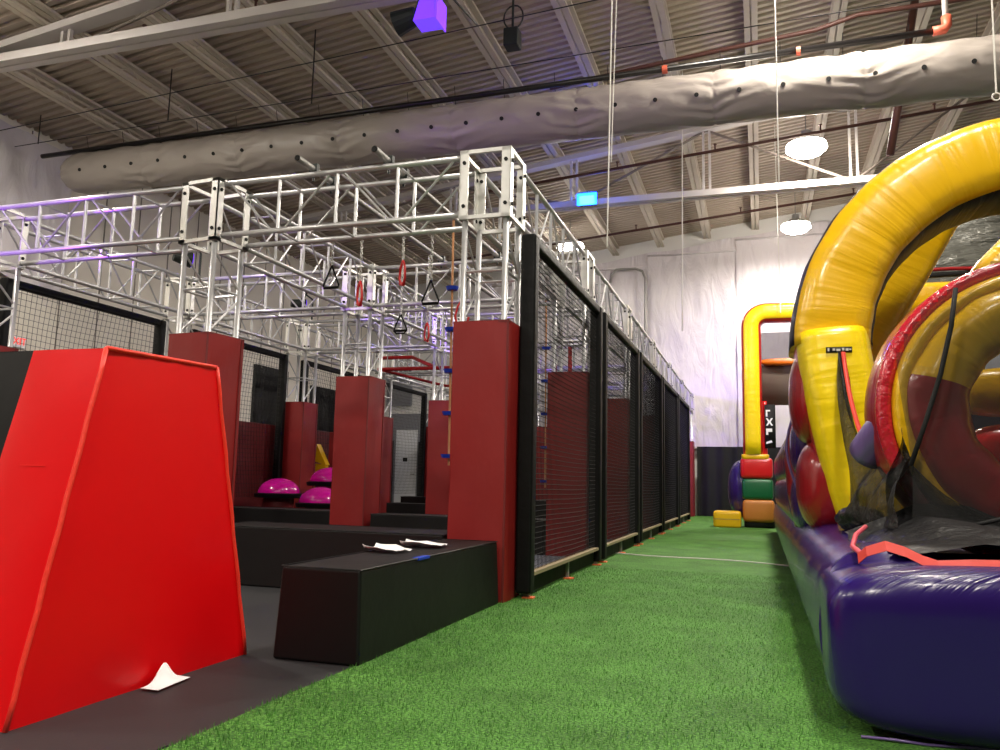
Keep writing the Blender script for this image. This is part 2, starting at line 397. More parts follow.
while x < 4.6:
    a = PI + .24; r = duct_r(x, a)
    c = Vector((x, r * math.cos(a), r * math.sin(a))); nrm = Vector((0, math.cos(a), math.sin(a)))
    build('nozzle', MB().tube(c - nrm * .02, c + nrm * .012, .034, 10), 'hole', dt); x += .62
x = -12.8
while x < 6:
    build('hanger', MB().tube((x, 0, .40), (x, -.1, .74), .006, 5).box((x - .03, -.03, .38), (x + .03, .03, .44)), 'pipe_black', dt); x += .88
# sprinkler main above the duct
t = thing('sprinkler_pipe', 'black pipe running just above the grey duct, ending in an orange elbow', 'pipe', (0, 12.1, 7.45))
build('pipe', MB().tube((XL + .4, 0, -.12), (2.55, 0, .02), .048, 10), 'pipe_black', t, smooth=True)
build('pipe_top', MB().tube((2.62, 0, .06), (2.62, 0, 2.6), .04, 10), 'cord_white', t, smooth=True)
build('elbow', MB().path([(2.45, 0, .02), (2.6, 0, .03), (2.63, 0, .08), (2.63, 0, .22)], .068, 10), 'orange_coupling', t, smooth=True)
build('coupling', MB().tube((-1.35, 0, -.02), (-1.27, 0, -.02), .066, 10), 'orange_coupling', t)
build('coupling', MB().tube((.62, 0, -.01), (.68, 0, -.01), .066, 10), 'orange_coupling', t)
def brown(pts, r, lab):
    t = thing('sprinkler_pipe', lab, 'pipe'); build('pipe', MB().path(pts, r, 8), 'pipe_brown', t, smooth=True)
    for i in range(6):
        a = Vector(pts[0]); b = Vector(pts[-1]); f = (i + .5) / 6
        if len(pts) == 2:
            c = a.lerp(b, f); build('sprinkler_head', MB().tube(c, c + Vector((0, 0, .13)), .018, 6).tube(c + Vector((0, 0, .13)), c + Vector((0, 0, .15)), .035, 8), 'pipe_brown', t)
    return t
brown([(XL, 9.6, 7.62), (-2.0, 9.6, 8.15)], .03, 'thin brown sprinkler pipe below the nearest girder, top left')
brown([(-3.5, 13.4, 8.05), (-1.5, 13.4, 8.25), (1.0, 13.2, 8.35), (1.6, 13.1, 8.45), (XR, 13.1, 8.5)], .04, 'brown sprinkler pipe above the duct, top right')
brown([(-6, 17.0, 7.6), (XR, 16.8, 8.6)], .035, 'brown sprinkler pipe just below the duct on the right')
brown([(-10, 21.5, 7.2), (XR, 21.5, 8.8)], .035, 'brown sprinkler pipe under the far roof near the back wall')
brown([(2.3, 15.2, 6.9), (2.85, 15.2, 9.95)], .07, 'short thick brown riser pipe left of the yellow arch top')

# conduit lines along / under roof
for (p, q, r, lab) in (((XL, 11.3, 7.55), (XR, 11.3, 8.8), .009, 'thin dark cable stretched across the roof just before the duct'),
                       ((XL, 11.7, 7.4), (XR, 11.7, 7.85), .008, 'thin dark cable above the duct, lower of two'),
                       ((-6.9, YF, 8.3), (-4.4, 12.0, 8.6), .02, 'grey conduit running lengthwise beside a joist')):
    tag(build('roof_cable', MB().tube(p, q, r, 6), 'pipe_black'), lab, 'cable')
for (x, y, lab) in ((-10.3, 11.6, 'thin dark hanger rod in the left roof bay'), (-7.35, 11.7, 'thin dark hanger rod right of the left roof bay'), (-13.6, 11.8, 'thin dark hanger rod at the far left wall')):
    tag(build('hanger_rod', MB().tube((x, y, 7.45), (x, y, roof(x)), .012, 6), 'pipe_black'), lab, 'hanger rod')

# hanging cords
def cordobj(pts, r, lab, ring=False):
    mb = MB().path(pts, r, 6)
    if ring:
        e = Vector(pts[-1]); mb.path([(e.x + .035 * math.cos(a * PI / 6), e.y, e.z - .035 + .035 * math.sin(a * PI / 6)) for a in range(13)], .008, 5)
    return tag(build('ceiling_rope', mb, 'cord_white'), lab, 'cord')
cordobj([(-1.40, 8, roof(-1.4)), (-1.42, 8, 6.1), (-1.46, 8, 3.4)], .007, 'white cord hanging from the roof beside the blue light')
cordobj([(-1.37, 8.1, roof(-1.34)), (-1.39, 8.1, 6.1), (-1.44, 8.1, 4.35)], .005, 'shorter white cord doubled up with the long one beside the blue light')
cordobj([(.31, 11, roof(.3)), (.305, 11, 5.0)], .010, 'white cord crossing the bright part of the duct')
cordobj([(-1.38, 16, roof(-1.38)), (-1.42, 16, 4.0)], .013, 'white cord hanging before the back wall, left of centre')
cordobj([(.48, 20, roof(.5)), (.52, 20, 5.1)], .013, 'white cord hanging in front of the far inflatable slide')
cordobj([(2.17, 8, roof(2.2)), (2.11, 8, 4.6)], .008, 'white pull cord with an end ring at the right edge above the yellow arch', True)
for (x, y) in ((1.62, 9.8), (1.95, 10.3)):
    pass
tag(build('hanging_banner_rod', MB().tube((1.98, 10.2, roof(2)), (1.86, 10.2, 7.9), .045, 8, r2=.02), 'cord_white'), 'white tapered bracket poking down from the roof at top right', 'bracket')

# ------------------------------------------------------------------ lamps
LABH = {0: 'glowing oval high bay lamp, the farther of the two above the far slide', 1: 'glowing oval high bay lamp, the nearer of the two above the far slide', 6: 'distant lamp glinting through the side truss above the net fence'}
for i, (x, y, z, pw) in enumerate(HIGHBAYS):
    t = thing('high_bay_lamp', LABH.get(i, 'high bay lamp hanging out of view, the far left pair added as fill'), 'lamp', (x, y, z), group='high bay lamps')
    build('lamp_housing', MB().tube((0, 0, .04), (0, 0, .22), .40, 24, r2=.12).tube((0, 0, .22), (0, 0, .34), .1, 12), 'lamp_body', t)
    build('lamp_lens', MB().tube((0, 0, -.16), (0, 0, -.06), .30, 28, r2=.42).tube((0, 0, -.06), (0, 0, .035), .42, 28, r2=.40), 'glow_white', t)
    build('suspension_rod', MB().tube((0, 0, .34), (0, 0, roof(x) - z - .02), .012, 6), 'steel', t)
    L = bpy.data.lights.new('high_bay_light', 'AREA'); L.shape = 'DISK'; L.size = .7; L.energy = LAMP_W * pw; L.color = (1, .92, .80)
    lo = bpy.data.objects.new('high_bay_light', L); C.objects.link(lo); lo.parent = t; lo.location = (0, 0, -.18)
    L = bpy.data.lights.new('high_bay_spill', 'POINT'); L.shadow_soft_size = .2; L.energy = LAMP_W * pw * (.2 if i == 2 else .05 if i > 4 else .24 if i > 2 else .32); L.color = (1, .88, .74)
    lo = bpy.data.objects.new('high_bay_spill', L); C.objects.link(lo); lo.parent = t; lo.location = (0, 0, -.42)

def par_light(loc, aim, power, col, glow, lab, blend=.7, size=110, stand=None):
    t = thing('stage_light', lab, 'stage light', loc)
    d = (Vector(aim) - Vector(loc)).normalized()
    build('lamp_can', MB().tube(-d * .26, Vector((0, 0, 0)), .07, 14, r2=.12), 'can', t, smooth=False)
    build('lens', MB().tube(d * .0, d * .012, .11, 14), glow, t)
    s = d.cross(Vector((0, 0, 1))).normalized() * .15
    build('yoke', MB().path([s - d * .1, s * 1.0 + Vector((0, 0, .22)), -s + Vector((0, 0, .22)), -s - d * .1], .012, 6).tube((0, 0, .22), (0, 0, .34), .03, 8), 'can', t)
    if stand is not None: build('stand_pole', MB().tube((.17, 0, stand - loc[2]), (.17, 0, .1), .018, 8).tube((.17, 0, .1), (0, 0, .22), .015, 6), 'can', t)
    L = bpy.data.lights.new('stage_beam', 'SPOT'); L.energy = power; L.color = col; L.spot_size = math.radians(size); L.spot_blend = blend; L.shadow_soft_size = .1
    lo = bpy.data.objects.new('stage_beam', L); C.objects.link(lo); lo.parent = t
    lo.rotation_euler = d.to_track_quat('-Z', 'Y').to_euler(); lo.location = d * .03
    return t
# blue light: bright lens facing the viewer's side of the hall
t = thing('stage_light', 'small intensely glowing blue light hanging below the far roof girder', 'stage light', (-3.75, 17.98, 7.56))
build('lamp_body', MB().box((-.2, -.06, -.12), (.2, .12, .12)), 'can', t, bevel=.02)
build('lens', MB().box((-.24, -.10, -.15), (.24, -.06, .15)), 'glow_blue', t, bevel=.02)
build('bracket', MB().path([(-.23, 0, 0), (-.23, 0, .2), (.23, 0, .2), (.23, 0, 0)], .012, 6).tube((0, 0, .2), (0, .2, .2), .015, 6).tube((0, .2, .2), (0, .2, .05), .015, 6), 'can', t)
L = bpy.data.lights.new('blue_beam', 'AREA'); L.energy = 160; L.size = .35; L.color = (.02, .12, 1)
L2 = bpy.data.lights.new('blue_glow', 'POINT'); L2.energy = 45; L2.color = (.02, .1, 1); L2.shadow_soft_size = .1
l2 = bpy.data.objects.new('blue_glow', L2); C.objects.link(l2); l2.parent = t; l2.location = (0, -.22, -.12)
lo = bpy.data.objects.new('blue_beam', L); C.objects.link(lo); lo.parent = t; lo.location = (0, -.12, 0); lo.rotation_euler = (math.radians(75), 0, 0)
# violet barn door fixture near the top
t = thing('stage_light', 'violet lit box shaped fixture with a black can, hanging from the nearest girder', 'stage light', (-4.12, 9.25, 7.12))
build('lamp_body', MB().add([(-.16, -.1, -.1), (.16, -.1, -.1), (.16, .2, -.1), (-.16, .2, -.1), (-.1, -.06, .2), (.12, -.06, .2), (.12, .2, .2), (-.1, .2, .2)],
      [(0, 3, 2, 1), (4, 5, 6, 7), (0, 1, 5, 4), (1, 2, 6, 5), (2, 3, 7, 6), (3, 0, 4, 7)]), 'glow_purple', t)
build('barn_door', MB().box((.17, -.12, -.14), (.185, .22, .22)), 'glow_purple', t)  # body and barn door glow in place of violet light falling on them
build('lamp_can', MB().tube((-.18, .05, .06), (-.48, .05, -.02), .12, 16, r2=.17), 'can', t, smooth=False)
build('bracket', MB().path([(-.2, .05, .1), (-.14, .05, .38), (.1, .05, .38), (.14, .05, .15)], .014, 6), 'can', t)
# small dark fixture further along the roof
t = thing('wall_projector', 'small dark box fixture with a loop of cable under the roof', 'fixture', (-3.6, 11.4, 7.95))
build('case', MB().box((-.12, -.12, -.2), (.12, .12, .1)), 'can', t, bevel=.02)
build('cable_loop', MB().path([(.16 * math.cos(a * PI / 8), .03, .34 + .2 * math.sin(a * PI / 8)) for a in range(17)], .014, 6), 'pipe_black', t)
build('stem', MB().tube((0, 0, .1), (0, 0, .75), .02, 6), 'can', t)
par_light((-9.6, 4.2, 3.0), (-7.4, 6.6, 3.95), 700, (.36, .06, 1), 'glow_purple', 'violet stage light outside the left edge aimed at the front truss', size=42, stand=0.0)
par_light((-8.95, 6.9, 4.1), (-6.6, 10.05, 3.85), 330, (.26, .07, 1), 'glow_purple', 'violet stage light left of the front row aimed at the second row', size=36, stand=0.0)
par_light((-8.28, 10.05, 4.25), (-5.8, 13.33, 3.95), 600, (.24, .08, 1), 'glow_purple', 'violet stage light on the second row left corner', size=36, stand=3.93)
par_light((-8.28, 13.33, 4.25), (-5.0, 16.68, 4.0), 1200, (.27, .10, 1), 'glow_purple', 'violet stage light on the third row left corner', size=36, stand=3.93)
par_light((-5.28, 16.68, 4.25), (-3.6, 20.0, 4.0), 1200, (.24, .12, 1), 'glow_purple', 'violet stage light on the fourth row middle corner', size=50, stand=3.93)
par_light((-3.6, 23.3, 4.25), (-1.2, 27.2, 2.6), 260, (.34, .16, 1), 'glow_purple', 'violet stage light on the sixth row truss aimed at the back wall', size=60, stand=3.89)

# ================================================================== TRUSS RIG
XC = [-8.28, -5.28, -2.28]
YC = [6.73, 10.05, 13.33, 16.68, 20.0, 23.3, 26.6]
TZ0, TZ1 = 3.32, 3.90
CR = .028        # chord radius
XN = ['left line', 'middle line', 'right line beside the netting']
YN = ['front row', 'second row', 'third row', 'fourth row', 'fifth row', 'sixth row', 'rearmost row']

def make_beam(Lg, nb, cz=.585, w=.44):
    """a box truss along +X from 0 to Lg; templates"""
    root = bpy.data.objects.new('truss_beam', None); C.objects.link(root)
    zs = (CR, cz - CR); ys = (-w / 2 + CR, w / 2 - CR)
    for zz in zs:
        for yy in ys: build('chord', MB().tube((0, yy, zz), (Lg, yy, zz), CR, 8), 'alu', root, smooth=True)
    st = Lg / nb
    for yy in ys:
        for k in range(1, nb): build('strut', MB().tube((st * k, yy, zs[0]), (st * k, yy, zs[1]), .0175, 6), 'alu', root)
        for k in range(nb):
            a, b = (zs[0], zs[1]) if k % 2 else (zs[1], zs[0])
            build('brace', MB().tube((st * k + .06, yy, a), (st * (k + 1) - .06, yy, b), .0115, 6), 'alu', root)
    for zz in zs:
        for k in range(1, nb): build('cross_strut', MB().tube((st * k, ys[0], zz), (st * k, ys[1], zz), .0115, 6), 'alu', root)
    return root

def make_column():
    root = bpy.data.objects.new('truss_column', None); C.objects.link(root)
    h = .22
    for sx in (-1, 1):
        for sy in (-1, 1):
            build('leg', MB().tube((sx * (h - CR), sy * (h - CR), .03), (sx * (h - CR), sy * (h - CR), TZ0), CR, 8), 'alu', root, smooth=True)
    q = h - CR
    for (a, b) in (((-q, -q), (q, -q)), ((q, -q), (q, q)), ((q, q), (-q, q)), ((-q, q), (-q, -q))):
        build('rung', MB().tube((a[0], a[1], 2.82), (b[0], b[1], 2.82), .0125, 6), 'alu', root)
    for sx in (-1, 1):
        build('brace', MB().tube((sx * q, -q, TZ0 - .12), (sx * q, q, 2.86), .0115, 6), 'alu', root)
        build('brace', MB().tube((sx * q, -q, 2.38), (sx * q, q, 2.76), .0115, 6), 'alu', root)
    # corner box on top: square frame with bolt plates
    mb = MB(); e = .24; z0, z1 = TZ0 - .03, TZ1 + .03
    for z in (z0, z1 - .035):
        mb.box((-e, -e, z), (e, -e + .035, z + .035)).box((-e, e - .035, z), (e, e, z + .035)).box((-e, -e, z), (-e + .035, e, z + .035)).box((e - .035, -e, z), (e, e, z + .035))
    build('corner_frame', mb, 'plate', root)
    for sx in (-1, 1):
        for sy in (-1, 1):
            mb = MB()
            xa, xb = sorted((sx * e, sx * (e - .085))); ya, yb = sorted((sy * e, sy * (e - .012)))
            mb.box((xa, ya, z0), (xb, yb, z1))
            xa, xb = sorted((sx * e, sx * (e - .012))); ya, yb = sorted((sy * e, sy * (e - .085)))
            mb.box((xa, ya, z0), (xb, yb, z1))
            build('bolt_plate', mb, 'plate', root)
            for z in (z0 + .12, z1 - .12):
                mb = MB().tube((sx * (e - .045), sy * (e + .012), z), (sx * (e - .045), sy * (e - .02), z), .018, 6)
                mb.tube((sx * (e + .012), sy * (e - .045), z), (sx * (e - .02), sy * (e - .045), z), .018, 6)
                build('bolt', mb, 'hole', root)
    build('base_plate', MB().box((-.235, -.235, 0), (.235, .235, .03)), 'plate', root)
    return root

def make_pad():
    root = bpy.data.objects.new('column_pad', None); C.objects.link(root)
    a, b = .25, .222; H = 2.36
    mb = MB()
    N = 24
    def side(p, q, nrm):
        return lambda u, v: (p[0] + (q[0] - p[0]) * u + nrm[0] * (.010 * noise.noise(Vector((u * 1.5 + p[0] * 9, v * 5, p[1] * 9))) + .012 * math.sin(PI * u)),
                             p[1] + (q[1] - p[1]) * u + nrm[1] * (.010 * noise.noise(Vector((u * 1.5 + p[0] * 9, v * 5, p[1] * 9))) + .012 * math.sin(PI * u)), H * v)
    mb.grid(side((-a, -a), (a, -a), (0, -1)), 8, N); mb.grid(side((a, a), (-a, a), (0, 1)), 8, N); mb.grid(side((-a, a), (-a, -a), (-1, 0)), 8, N); mb.grid(side((a, -a), (a, a), (1, 0)), 8, N)
    for (p, q) in (((-a, -a), (a, -b)), ((-a, b), (a, a)), ((-a, -b), (-b, b)), ((b, -b), (a, b))):
        mb.add([(p[0], p[1], H), (q[0], p[1], H), (q[0], q[1], H), (p[0], q[1], H)], [(0, 1, 2, 3)])
    for z in (0.0,): pass
    build('cover', mb, 'pad_red', root, smooth=False)
    build('seam', MB().box((a - .004, a - .05, .01), (a + .012, a - .035, H)).box((a - .012, -a - .004, .01), (a + .004, -a + .008, H)), 'pad_seam', root)
    build('top_hem', MB().box((-a - .004, -a - .004, H - .012), (a + .004, -a + .012, H + .006)).box((a - .012, -a, H - .012), (a + .006, a, H + .006)), 'pad_seam', root)
    return root

colT, padT = make_column(), make_pad()
first = True
for i, x in enumerate(XC):
    for j, y in enumerate(YC):
        c = colT if first else copy_tree(colT); p = padT if first else copy_tree(padT); first = False
        c.location = (x, y, 0); p.location = (x, y, 0)
        if i == 1 and j == 0: c.rotation_euler = p.rotation_euler = (0, 0, math.radians(-6))
        tag(c, 'aluminium truss column in the %s, %s' % (YN[j], XN[i]), 'truss column', 'truss columns of the obstacle rig')
        tag(p, 'red pad round the truss column in the %s, %s' % (YN[j], XN[i]), 'column pad', 'red pads on the truss columns')
bx1 = make_beam(XC[1] - XC[0] - .48, 4); bx2 = make_beam(XC[2] - XC[1] - .48, 4); by = make_beam(3.32 - .48, 5)
fx1 = fx2 = fy = True
for j, y in enumerate(YC):
    o = bx1 if j == 0 else copy_tree(bx1); o.location = (XC[0] + .24, y, TZ0)
    tag(o, 'aluminium box truss crossing the %s between left and middle column lines' % YN[j], 'truss', 'box trusses across the rig')
    o = bx2 if j == 0 else copy_tree(bx2); o.location = (XC[1] + .24, y, TZ0)
    tag(o, 'aluminium box truss crossing the %s between middle and right column lines' % YN[j], 'truss', 'box trusses across the rig')
first = True
for i, x in enumerate(XC):
    for j in range(6):
        o = by if first else copy_tree(by); first = False
        o.location = (x, YC[j] + .24, TZ0); o.rotation_euler = (0, 0, PI / 2)
        sc = (YC[j + 1] - YC[j] - .48) / (3.32 - .48); o.scale = (sc, 1, 1)
        tag(o, 'aluminium box truss running lengthwise in the %s, from %s to %s' % (XN[i], YN[j], YN[j + 1]), 'truss', 'box trusses along the rig')

# pipes clamped across the truss tops, grips hang from them
for (x, lab) in ((-4.08, 'galvanised pipe clamped on the trusses above the grips, left one'), (-3.28, 'galvanised pipe clamped on the trusses above the grips, right one')):
    t = thing('grip_rail', lab, 'pipe', (x, 6.3, 3.955))
    build('pipe', MB().tube((0, 0, 0), (0, 7.3, 0), .032, 12, cap=False), 'steel', t, smooth=True)
    build('pipe_end', MB().tube((0, -.001, 0), (0, .02, 0), .024, 12), 'hole', t)
    for yy in (.28, .62, 3.6): build('clamp', MB().box((-.045, yy, -.06), (.045, yy + .05, .05)).tube((0, yy + .025, -.12), (0, yy + .025, -.05), .012, 6), 'can', t)

def chain(root, z0, z1):
    mb = MB(); z = z0; k = 0
    while z > z1:
        a = (k % 2) * PI / 2; ux, uy = math.cos(a) * .011, math.sin(a) * .011
        pts = [(ux, uy, z - .008), (ux, uy, z - .03), (0, 0, z - .038), (-ux, -uy, z - .03), (-ux, -uy, z - .008), (0, 0, z), (ux, uy, z - .008)]
        mb.path(pts, .0042, 5); z -= .03; k += 1
    build('chain', mb, 'plate', root)
# x, y, top, handle top, style, color
grips = [(-4.02, 6.93, 3.32, 3.08, 'tri', 'black', 'black triangular grip on a chain, leftmost of the hanging grips'),
         (-3.70, 6.93, 3.32, 2.90, 'loop', 'red', 'red grip on a chain, second hanging grip from the left'),
         (-3.25, 6.93, 3.32, 3.08, 'loop', 'red', 'red grip on a short chain hanging highest in the middle'),
         (-2.95, 6.93, 3.32, 2.87, 'tri', 'black', 'black triangular grip beside the right front column'),
         (-4.08, 8.7, 3.90, 2.95, 'tri2', 'black', 'black rounded grip on a long chain behind the front ones'),
         (-4.08, 9.5, 3.90, 3.0, 'loop', 'red', 'red grip on a long chain furthest back'),
         (-3.28, 8.7, 3.90, 3.12, 'big', 'red', 'large red teardrop grip next to the right front pad')]
for (x, y, zt, zh, st, cl, lab) in grips:
    t = thing('hanging_grip', lab, 'grip', (x, y, zt), group='chain hung grips under the truss')
    chain(t, 0, zh - zt)
    h = zh - zt
    if st == 'tri': pts = [(0, 0, h), (-.085, 0, h - .2), (-.08, 0, h - .225), (.08, 0, h - .225), (.085, 0, h - .2), (0, 0, h)]; r = .010
    elif st == 'tri2': pts = [(0, 0, h), (-.07, 0, h - .15), (-.085, 0, h - .2), (-.05, 0, h - .235), (.05, 0, h - .235), (.085, 0, h - .2), (.07, 0, h - .15), (0, 0, h)]; r = .010
    elif st == 'loop': pts = [(0, 0, h), (-.035, .03, h - .06), (-.05, .045, h - .16), (-.03, .03, h - .22), (.03, -.03, h - .24), (.05, -.045, h - .18), (.035, -.03, h - .06), (0, 0, h)]; r = .013
    else: pts = [(0, 0, h), (-.07, 0, h - .10), (-.10, 0, h - .22), (-.08, 0, h - .31), (-.02, 0, h - .34), (.05, 0, h - .30), (.07, 0, h - .24)]; r = .014
    build('handle', MB().path(pts, r, 8), 'red_grip' if cl == 'red' else 'black_pad', t, smooth=True)
    build('grip_bar', MB().tube((pts[2][0], pts[2][1], pts[2][2] if st != 'tri' else h - .225), (pts[-3][0], pts[-3][1], pts[-3][2] if st != 'tri' else h - .225), r * 1.5, 8) if st[0] == 't' else
          MB().tube(pts[3], pts[4], r * 1.5, 8), 'red_grip' if cl == 'red' else 'black_pad', t)
# peg ropes
def peg_rope(x, y, z1, z0, n, lab):
    t = thing('peg_rope', lab, 'climbing rope', (x, y, 0))
    build('rope', MB().tube((0, 0, z1), (.03, 0, z0), .014, 8), 'rope', t)
    for k in range(n):
        z = z1 - .8 - (z1 - z0 - .9) * k / (n - 1)
        build('foot_hold', MB().tube((0.01, 0, z - .02), (0.01, 0, z + .02), .06, 12, r2=.075), 'blue', t)
peg_rope(-3.28, 8.3, 3.93, 1.15, 5, 'tan climbing rope with blue round holds left of the right front pad')
peg_rope(-3.28, 12.5, 3.93, .9, 5, 'tan climbing rope with blue holds seen through the first net panel')
# red monkey bar obstacle
t = thing('monkey_bars', 'red painted bars suspended among the middle trusses', 'monkey bars', (0, 0, 0))
build('side_rail', MB().tube((-7.5, 15.0, 3.22), (-5.6, 15.0, 3.22), .04, 8), 'red_metal', t)
build('side_rail', MB().tube((-8.0, 16.0, 3.62), (-7.2, 16.0, 3.62), .04, 8), 'red_metal', t)
build('diagonal_bar', MB().tube((-7.2, 16.0, 3.62), (-6.2, 15.0, 3.22), .04, 8), 'red_metal', t)
build('diagonal_bar', MB().tube((-7.4, 15.0, 3.2), (-6.4, 16.0, 2.98), .03, 8), 'red_metal', t)
build('side_rail', MB().tube((-6.4, 16.0, 2.98), (-5.5, 16.0, 2.98), .03, 8), 'red_metal', t)
for x in (-7.3, -6.0):
    build('support_pipe', MB().tube((x, 13.2, 3.92), (x, 16.8, 3.92), .025, 8), 'steel', t)
    for yy in (15.0, 16.0): build('hanger', MB().tube((x, yy, 3.2), (x, yy, 3.92), .01, 5), 'steel', t)
for (x, y, z0, z1, lab) in ((-3.28, 13.14, 1.1, 2.95, 'slim red hanging bar seen through the first net panel, left'), (-3.02, 13.14, 2.6, 3.25, 'short red hanging bag seen through the first net panel')):
    t = thing('hanging_bar', lab, 'hanging bar', (x, y, 0)); build('bar', MB().tube((0, 0, z0), (0, 0, z1), .035, 8), 'red_metal', t); build('sling', MB().tube((0, 0, z1), (0, 0, 3.45), .01, 5), 'steel', t)

# ================================================================== NET PANELS
def net_panel(name, lab, grp, x, y0, y1, z0, z1, pw=.15, cell=.048, feet=True, sag=0.0, netr=.0033):
    t = thing(name, lab, 'net panel', (x, y0, 0), grp)
    Ly = y1 - y0
    for yy in (0, Ly - pw): build('post', MB().box((-.08, yy, z0 - .12), (.06, yy + pw, z1)), 'black_pad', t, bevel=.025)
    build('top_rail', MB().box((-.04, pw, z1 - .1), (.05, Ly - pw, z1)), 'black_pad', t, bevel=.02)
    if feet:
        build('bottom_rail', MB().box((-.03, pw, z0 + .02), (.05, Ly - pw, z0 + .05)), 'lathwhite', t)
        build('bottom_skirt', MB().box((-.03, pw, .035), (-.01, Ly - pw, z0 + .02)), 'black_cloth', t)
    mb = MB(); a, b = pw, Ly - pw; c, d = z0 + .03, z1 - .08; r = netr
    k = 0
    def P(y, z): return (sag * math.sin(PI * (y - a) / (b - a)) * math.sin(PI * (z - c) / (d - c)) , y, z)
    yy = a
    while yy < b:
        pts = [P(yy + .012 * math.sin(s * .8 + yy), c + (d - c) * s / 6) for s in range(7)]
        for s in range(6): mb.tube(pts[s], pts[s + 1], r, 3, cap=False)
        yy += cell
    zz = c
    while zz < d:
        pts = [P(a + (b - a) * s / 6, zz + .006 * math.sin(s * 1.1 + zz * .7)) for s in range(7)]
        for s in range(6): mb.tube(pts[s], pts[s + 1], r, 3, cap=False)
        zz += cell
    build('netting', mb, 'net', t)
    if feet:
        for f in (.03, .5, .97):
            ft = build('foot', MB().box((-.02, Ly * f - .02, .0), (.02, Ly * f + .02, z0 + .04)), 'steel', t)
            build('foot_tip', MB().box((-.03, Ly * f - .05, .0), (.07, Ly * f + .04, .022)), 'orange', ft, bevel=.006)
    return t
FN = ['nearest, beside the right front red pad', 'second from the front', 'third from the front', 'fourth from the front', 'farthest along the turf']
for j in range(5):
    y0 = 6.72 + 3.3 * j if j else 6.74
    net_panel('net_fence_panel', 'black padded net fence panel along the turf, ' + FN[j], 'net fence panels along the turf', -1.93, y0 + (.0 if j == 0 else .18), 6.74 + 3.3 * (j + 1) - .05, .17, 3.2)
LN = ['black framed net on the left side, between front and second row columns', 'black framed net on the left side, between second and third row columns', 'black framed net on the left side, between third and fourth row columns',
      'black framed net on the left side, between fourth and fifth row columns']
for j in range(4):
    net_panel('side_net', LN[j], 'framed nets on the left side', -8.42, YC[j] + .3, YC[j + 1] - .32, .6, 3.24, pw=.12, cell=.075, feet=False, sag=-.12, netr=.003)
# maroon wall mats outside the left nets
for j in range(3):
    y0, y1 = YC[j] + .02, YC[j + 1] - .02
    t = thing('wall_mat', 'dark red wall mat under the left nets, between %s and %s' % (YN[j], YN[j + 1]), 'wall mat', (-8.66, y0, 0), 'dark red wall mats')
    build('panel', MB().box((-.05, 0, 0), (.05, y1 - y0, 1.93)), 'mat_maroon', t, bevel=.02)
    build('seam', MB().box((.045, .01, 1.6), (.054, y1 - y0 - .01, 1.612)), 'pad_seam', t)
t = tag(build('black_screen', MB().box((-9.36, 13.35, 1.6), (-9.3, 14.5, 3.14)).box((-9.36, 13.35, 0), (-9.3, 13.45, 1.6)).box((-9.36, 14.4, 0), (-9.3, 14.5, 1.6)), 'black_cloth'), 'black screen standing beyond the left net, nearer one', 'screen')
t = tag(build('black_screen', MB().box((-9.36, 15.45, 1.6), (-9.3, 16.8, 2.97)).box((-9.36, 15.45, 0), (-9.3, 15.55, 1.6)).box((-9.36, 16.7, 0), (-9.3, 16.8, 1.6)), 'black_cloth'), 'black screen standing beyond the left net, farther one', 'screen')
# red slatted wall behind the domes and yellow strip
tag(build('red_screen', MB().box((-8.34, 14.6, 0), (-7.5, 14.7, 1.9)), 'pad_red', bevel=.02), 'brighter red foam wall standing behind the magenta domes', 'wall mat')
tag(build('foam_wedge', MB().add([(-8.22, 13.9, 1.28), (-7.98, 13.9, 1.22), (-8.2, 13.9, 1.62), (-8.22, 14.05, 1.28), (-7.98, 14.05, 1.22), (-8.2, 14.05, 1.62)], [(0, 1, 2), (3, 5, 4), (0, 3, 4, 1), (1, 4, 5, 2), (2, 5, 3, 0)]).box((-8.22, 13.92, 0), (-8.0, 14.03, 1.24)), 'yellow'), 'thin yellow wedge rising behind the top magenta dome', 'foam wedge')

# ================================================================== FLOOR BLOCKS
def block(name, lab, a, b, mat_='black_vinyl', taper=0, group=None, cat='foam block'):
    t = thing(name, lab, cat, (a[0], a[1], a[2]), group)
    x, y, z = (b[i] - a[i] for i in range(3)); e = taper
    nb = MB()
    N = 10
    vs = [(-e, -e, 0), (x + e, -e, 0), (x + e, y + e, 0), (-e, y + e, 0), (0, 0, z), (x, 0, z), (x, y, z), (0, y, z)]
    nb.add(vs, [(0, 3, 2, 1), (4, 5, 6, 7), (0, 1, 5, 4), (1, 2, 6, 5), (2, 3, 7, 6), (3, 0, 4, 7)])
    build('cover', nb, mat_, t, bevel=.018, seg=3)
    s = MB()
    for (p, q) in ((vs[4], vs[5]), (vs[5], vs[6]), (vs[6], vs[7]), (vs[7], vs[4])): s.tube(p, q, .0045, 5)
    build('piping', s, mat_, t)
    return t
block('foam_bench', 'long black foam bench along the turf with papers on it', (-2.56, 4.03, 0), (-2.07, 6.43, .5), taper=.02)
block('foam_beam', 'long low black foam block across the course front behind the bench', (-4.93, 6.46, 0), (-2.56, 7.15, .53), 'black_vinyl')
block('foam_beam', 'black foam block across the course left of the middle front pad', (-7.98, 6.46, 0), (-5.47, 7.15, .5), 'black_vinyl')
block('foam_beam', 'black foam beam across the second row, left of the middle red pad', (-7.98, 10.2, 0), (-5.47, 10.7, .52), 'black_vinyl')
block('foam_beam', 'black foam beam across the second row, right of the middle red pad', (-4.93, 9.8, 0), (-2.56, 10.3, .52), 'black_vinyl')
block('foam_step', 'black foam step in the gap before the white door, nearest', (-5.9, 13.1, 0), (-4.95 + .0, 13.6, .52)) if False else None
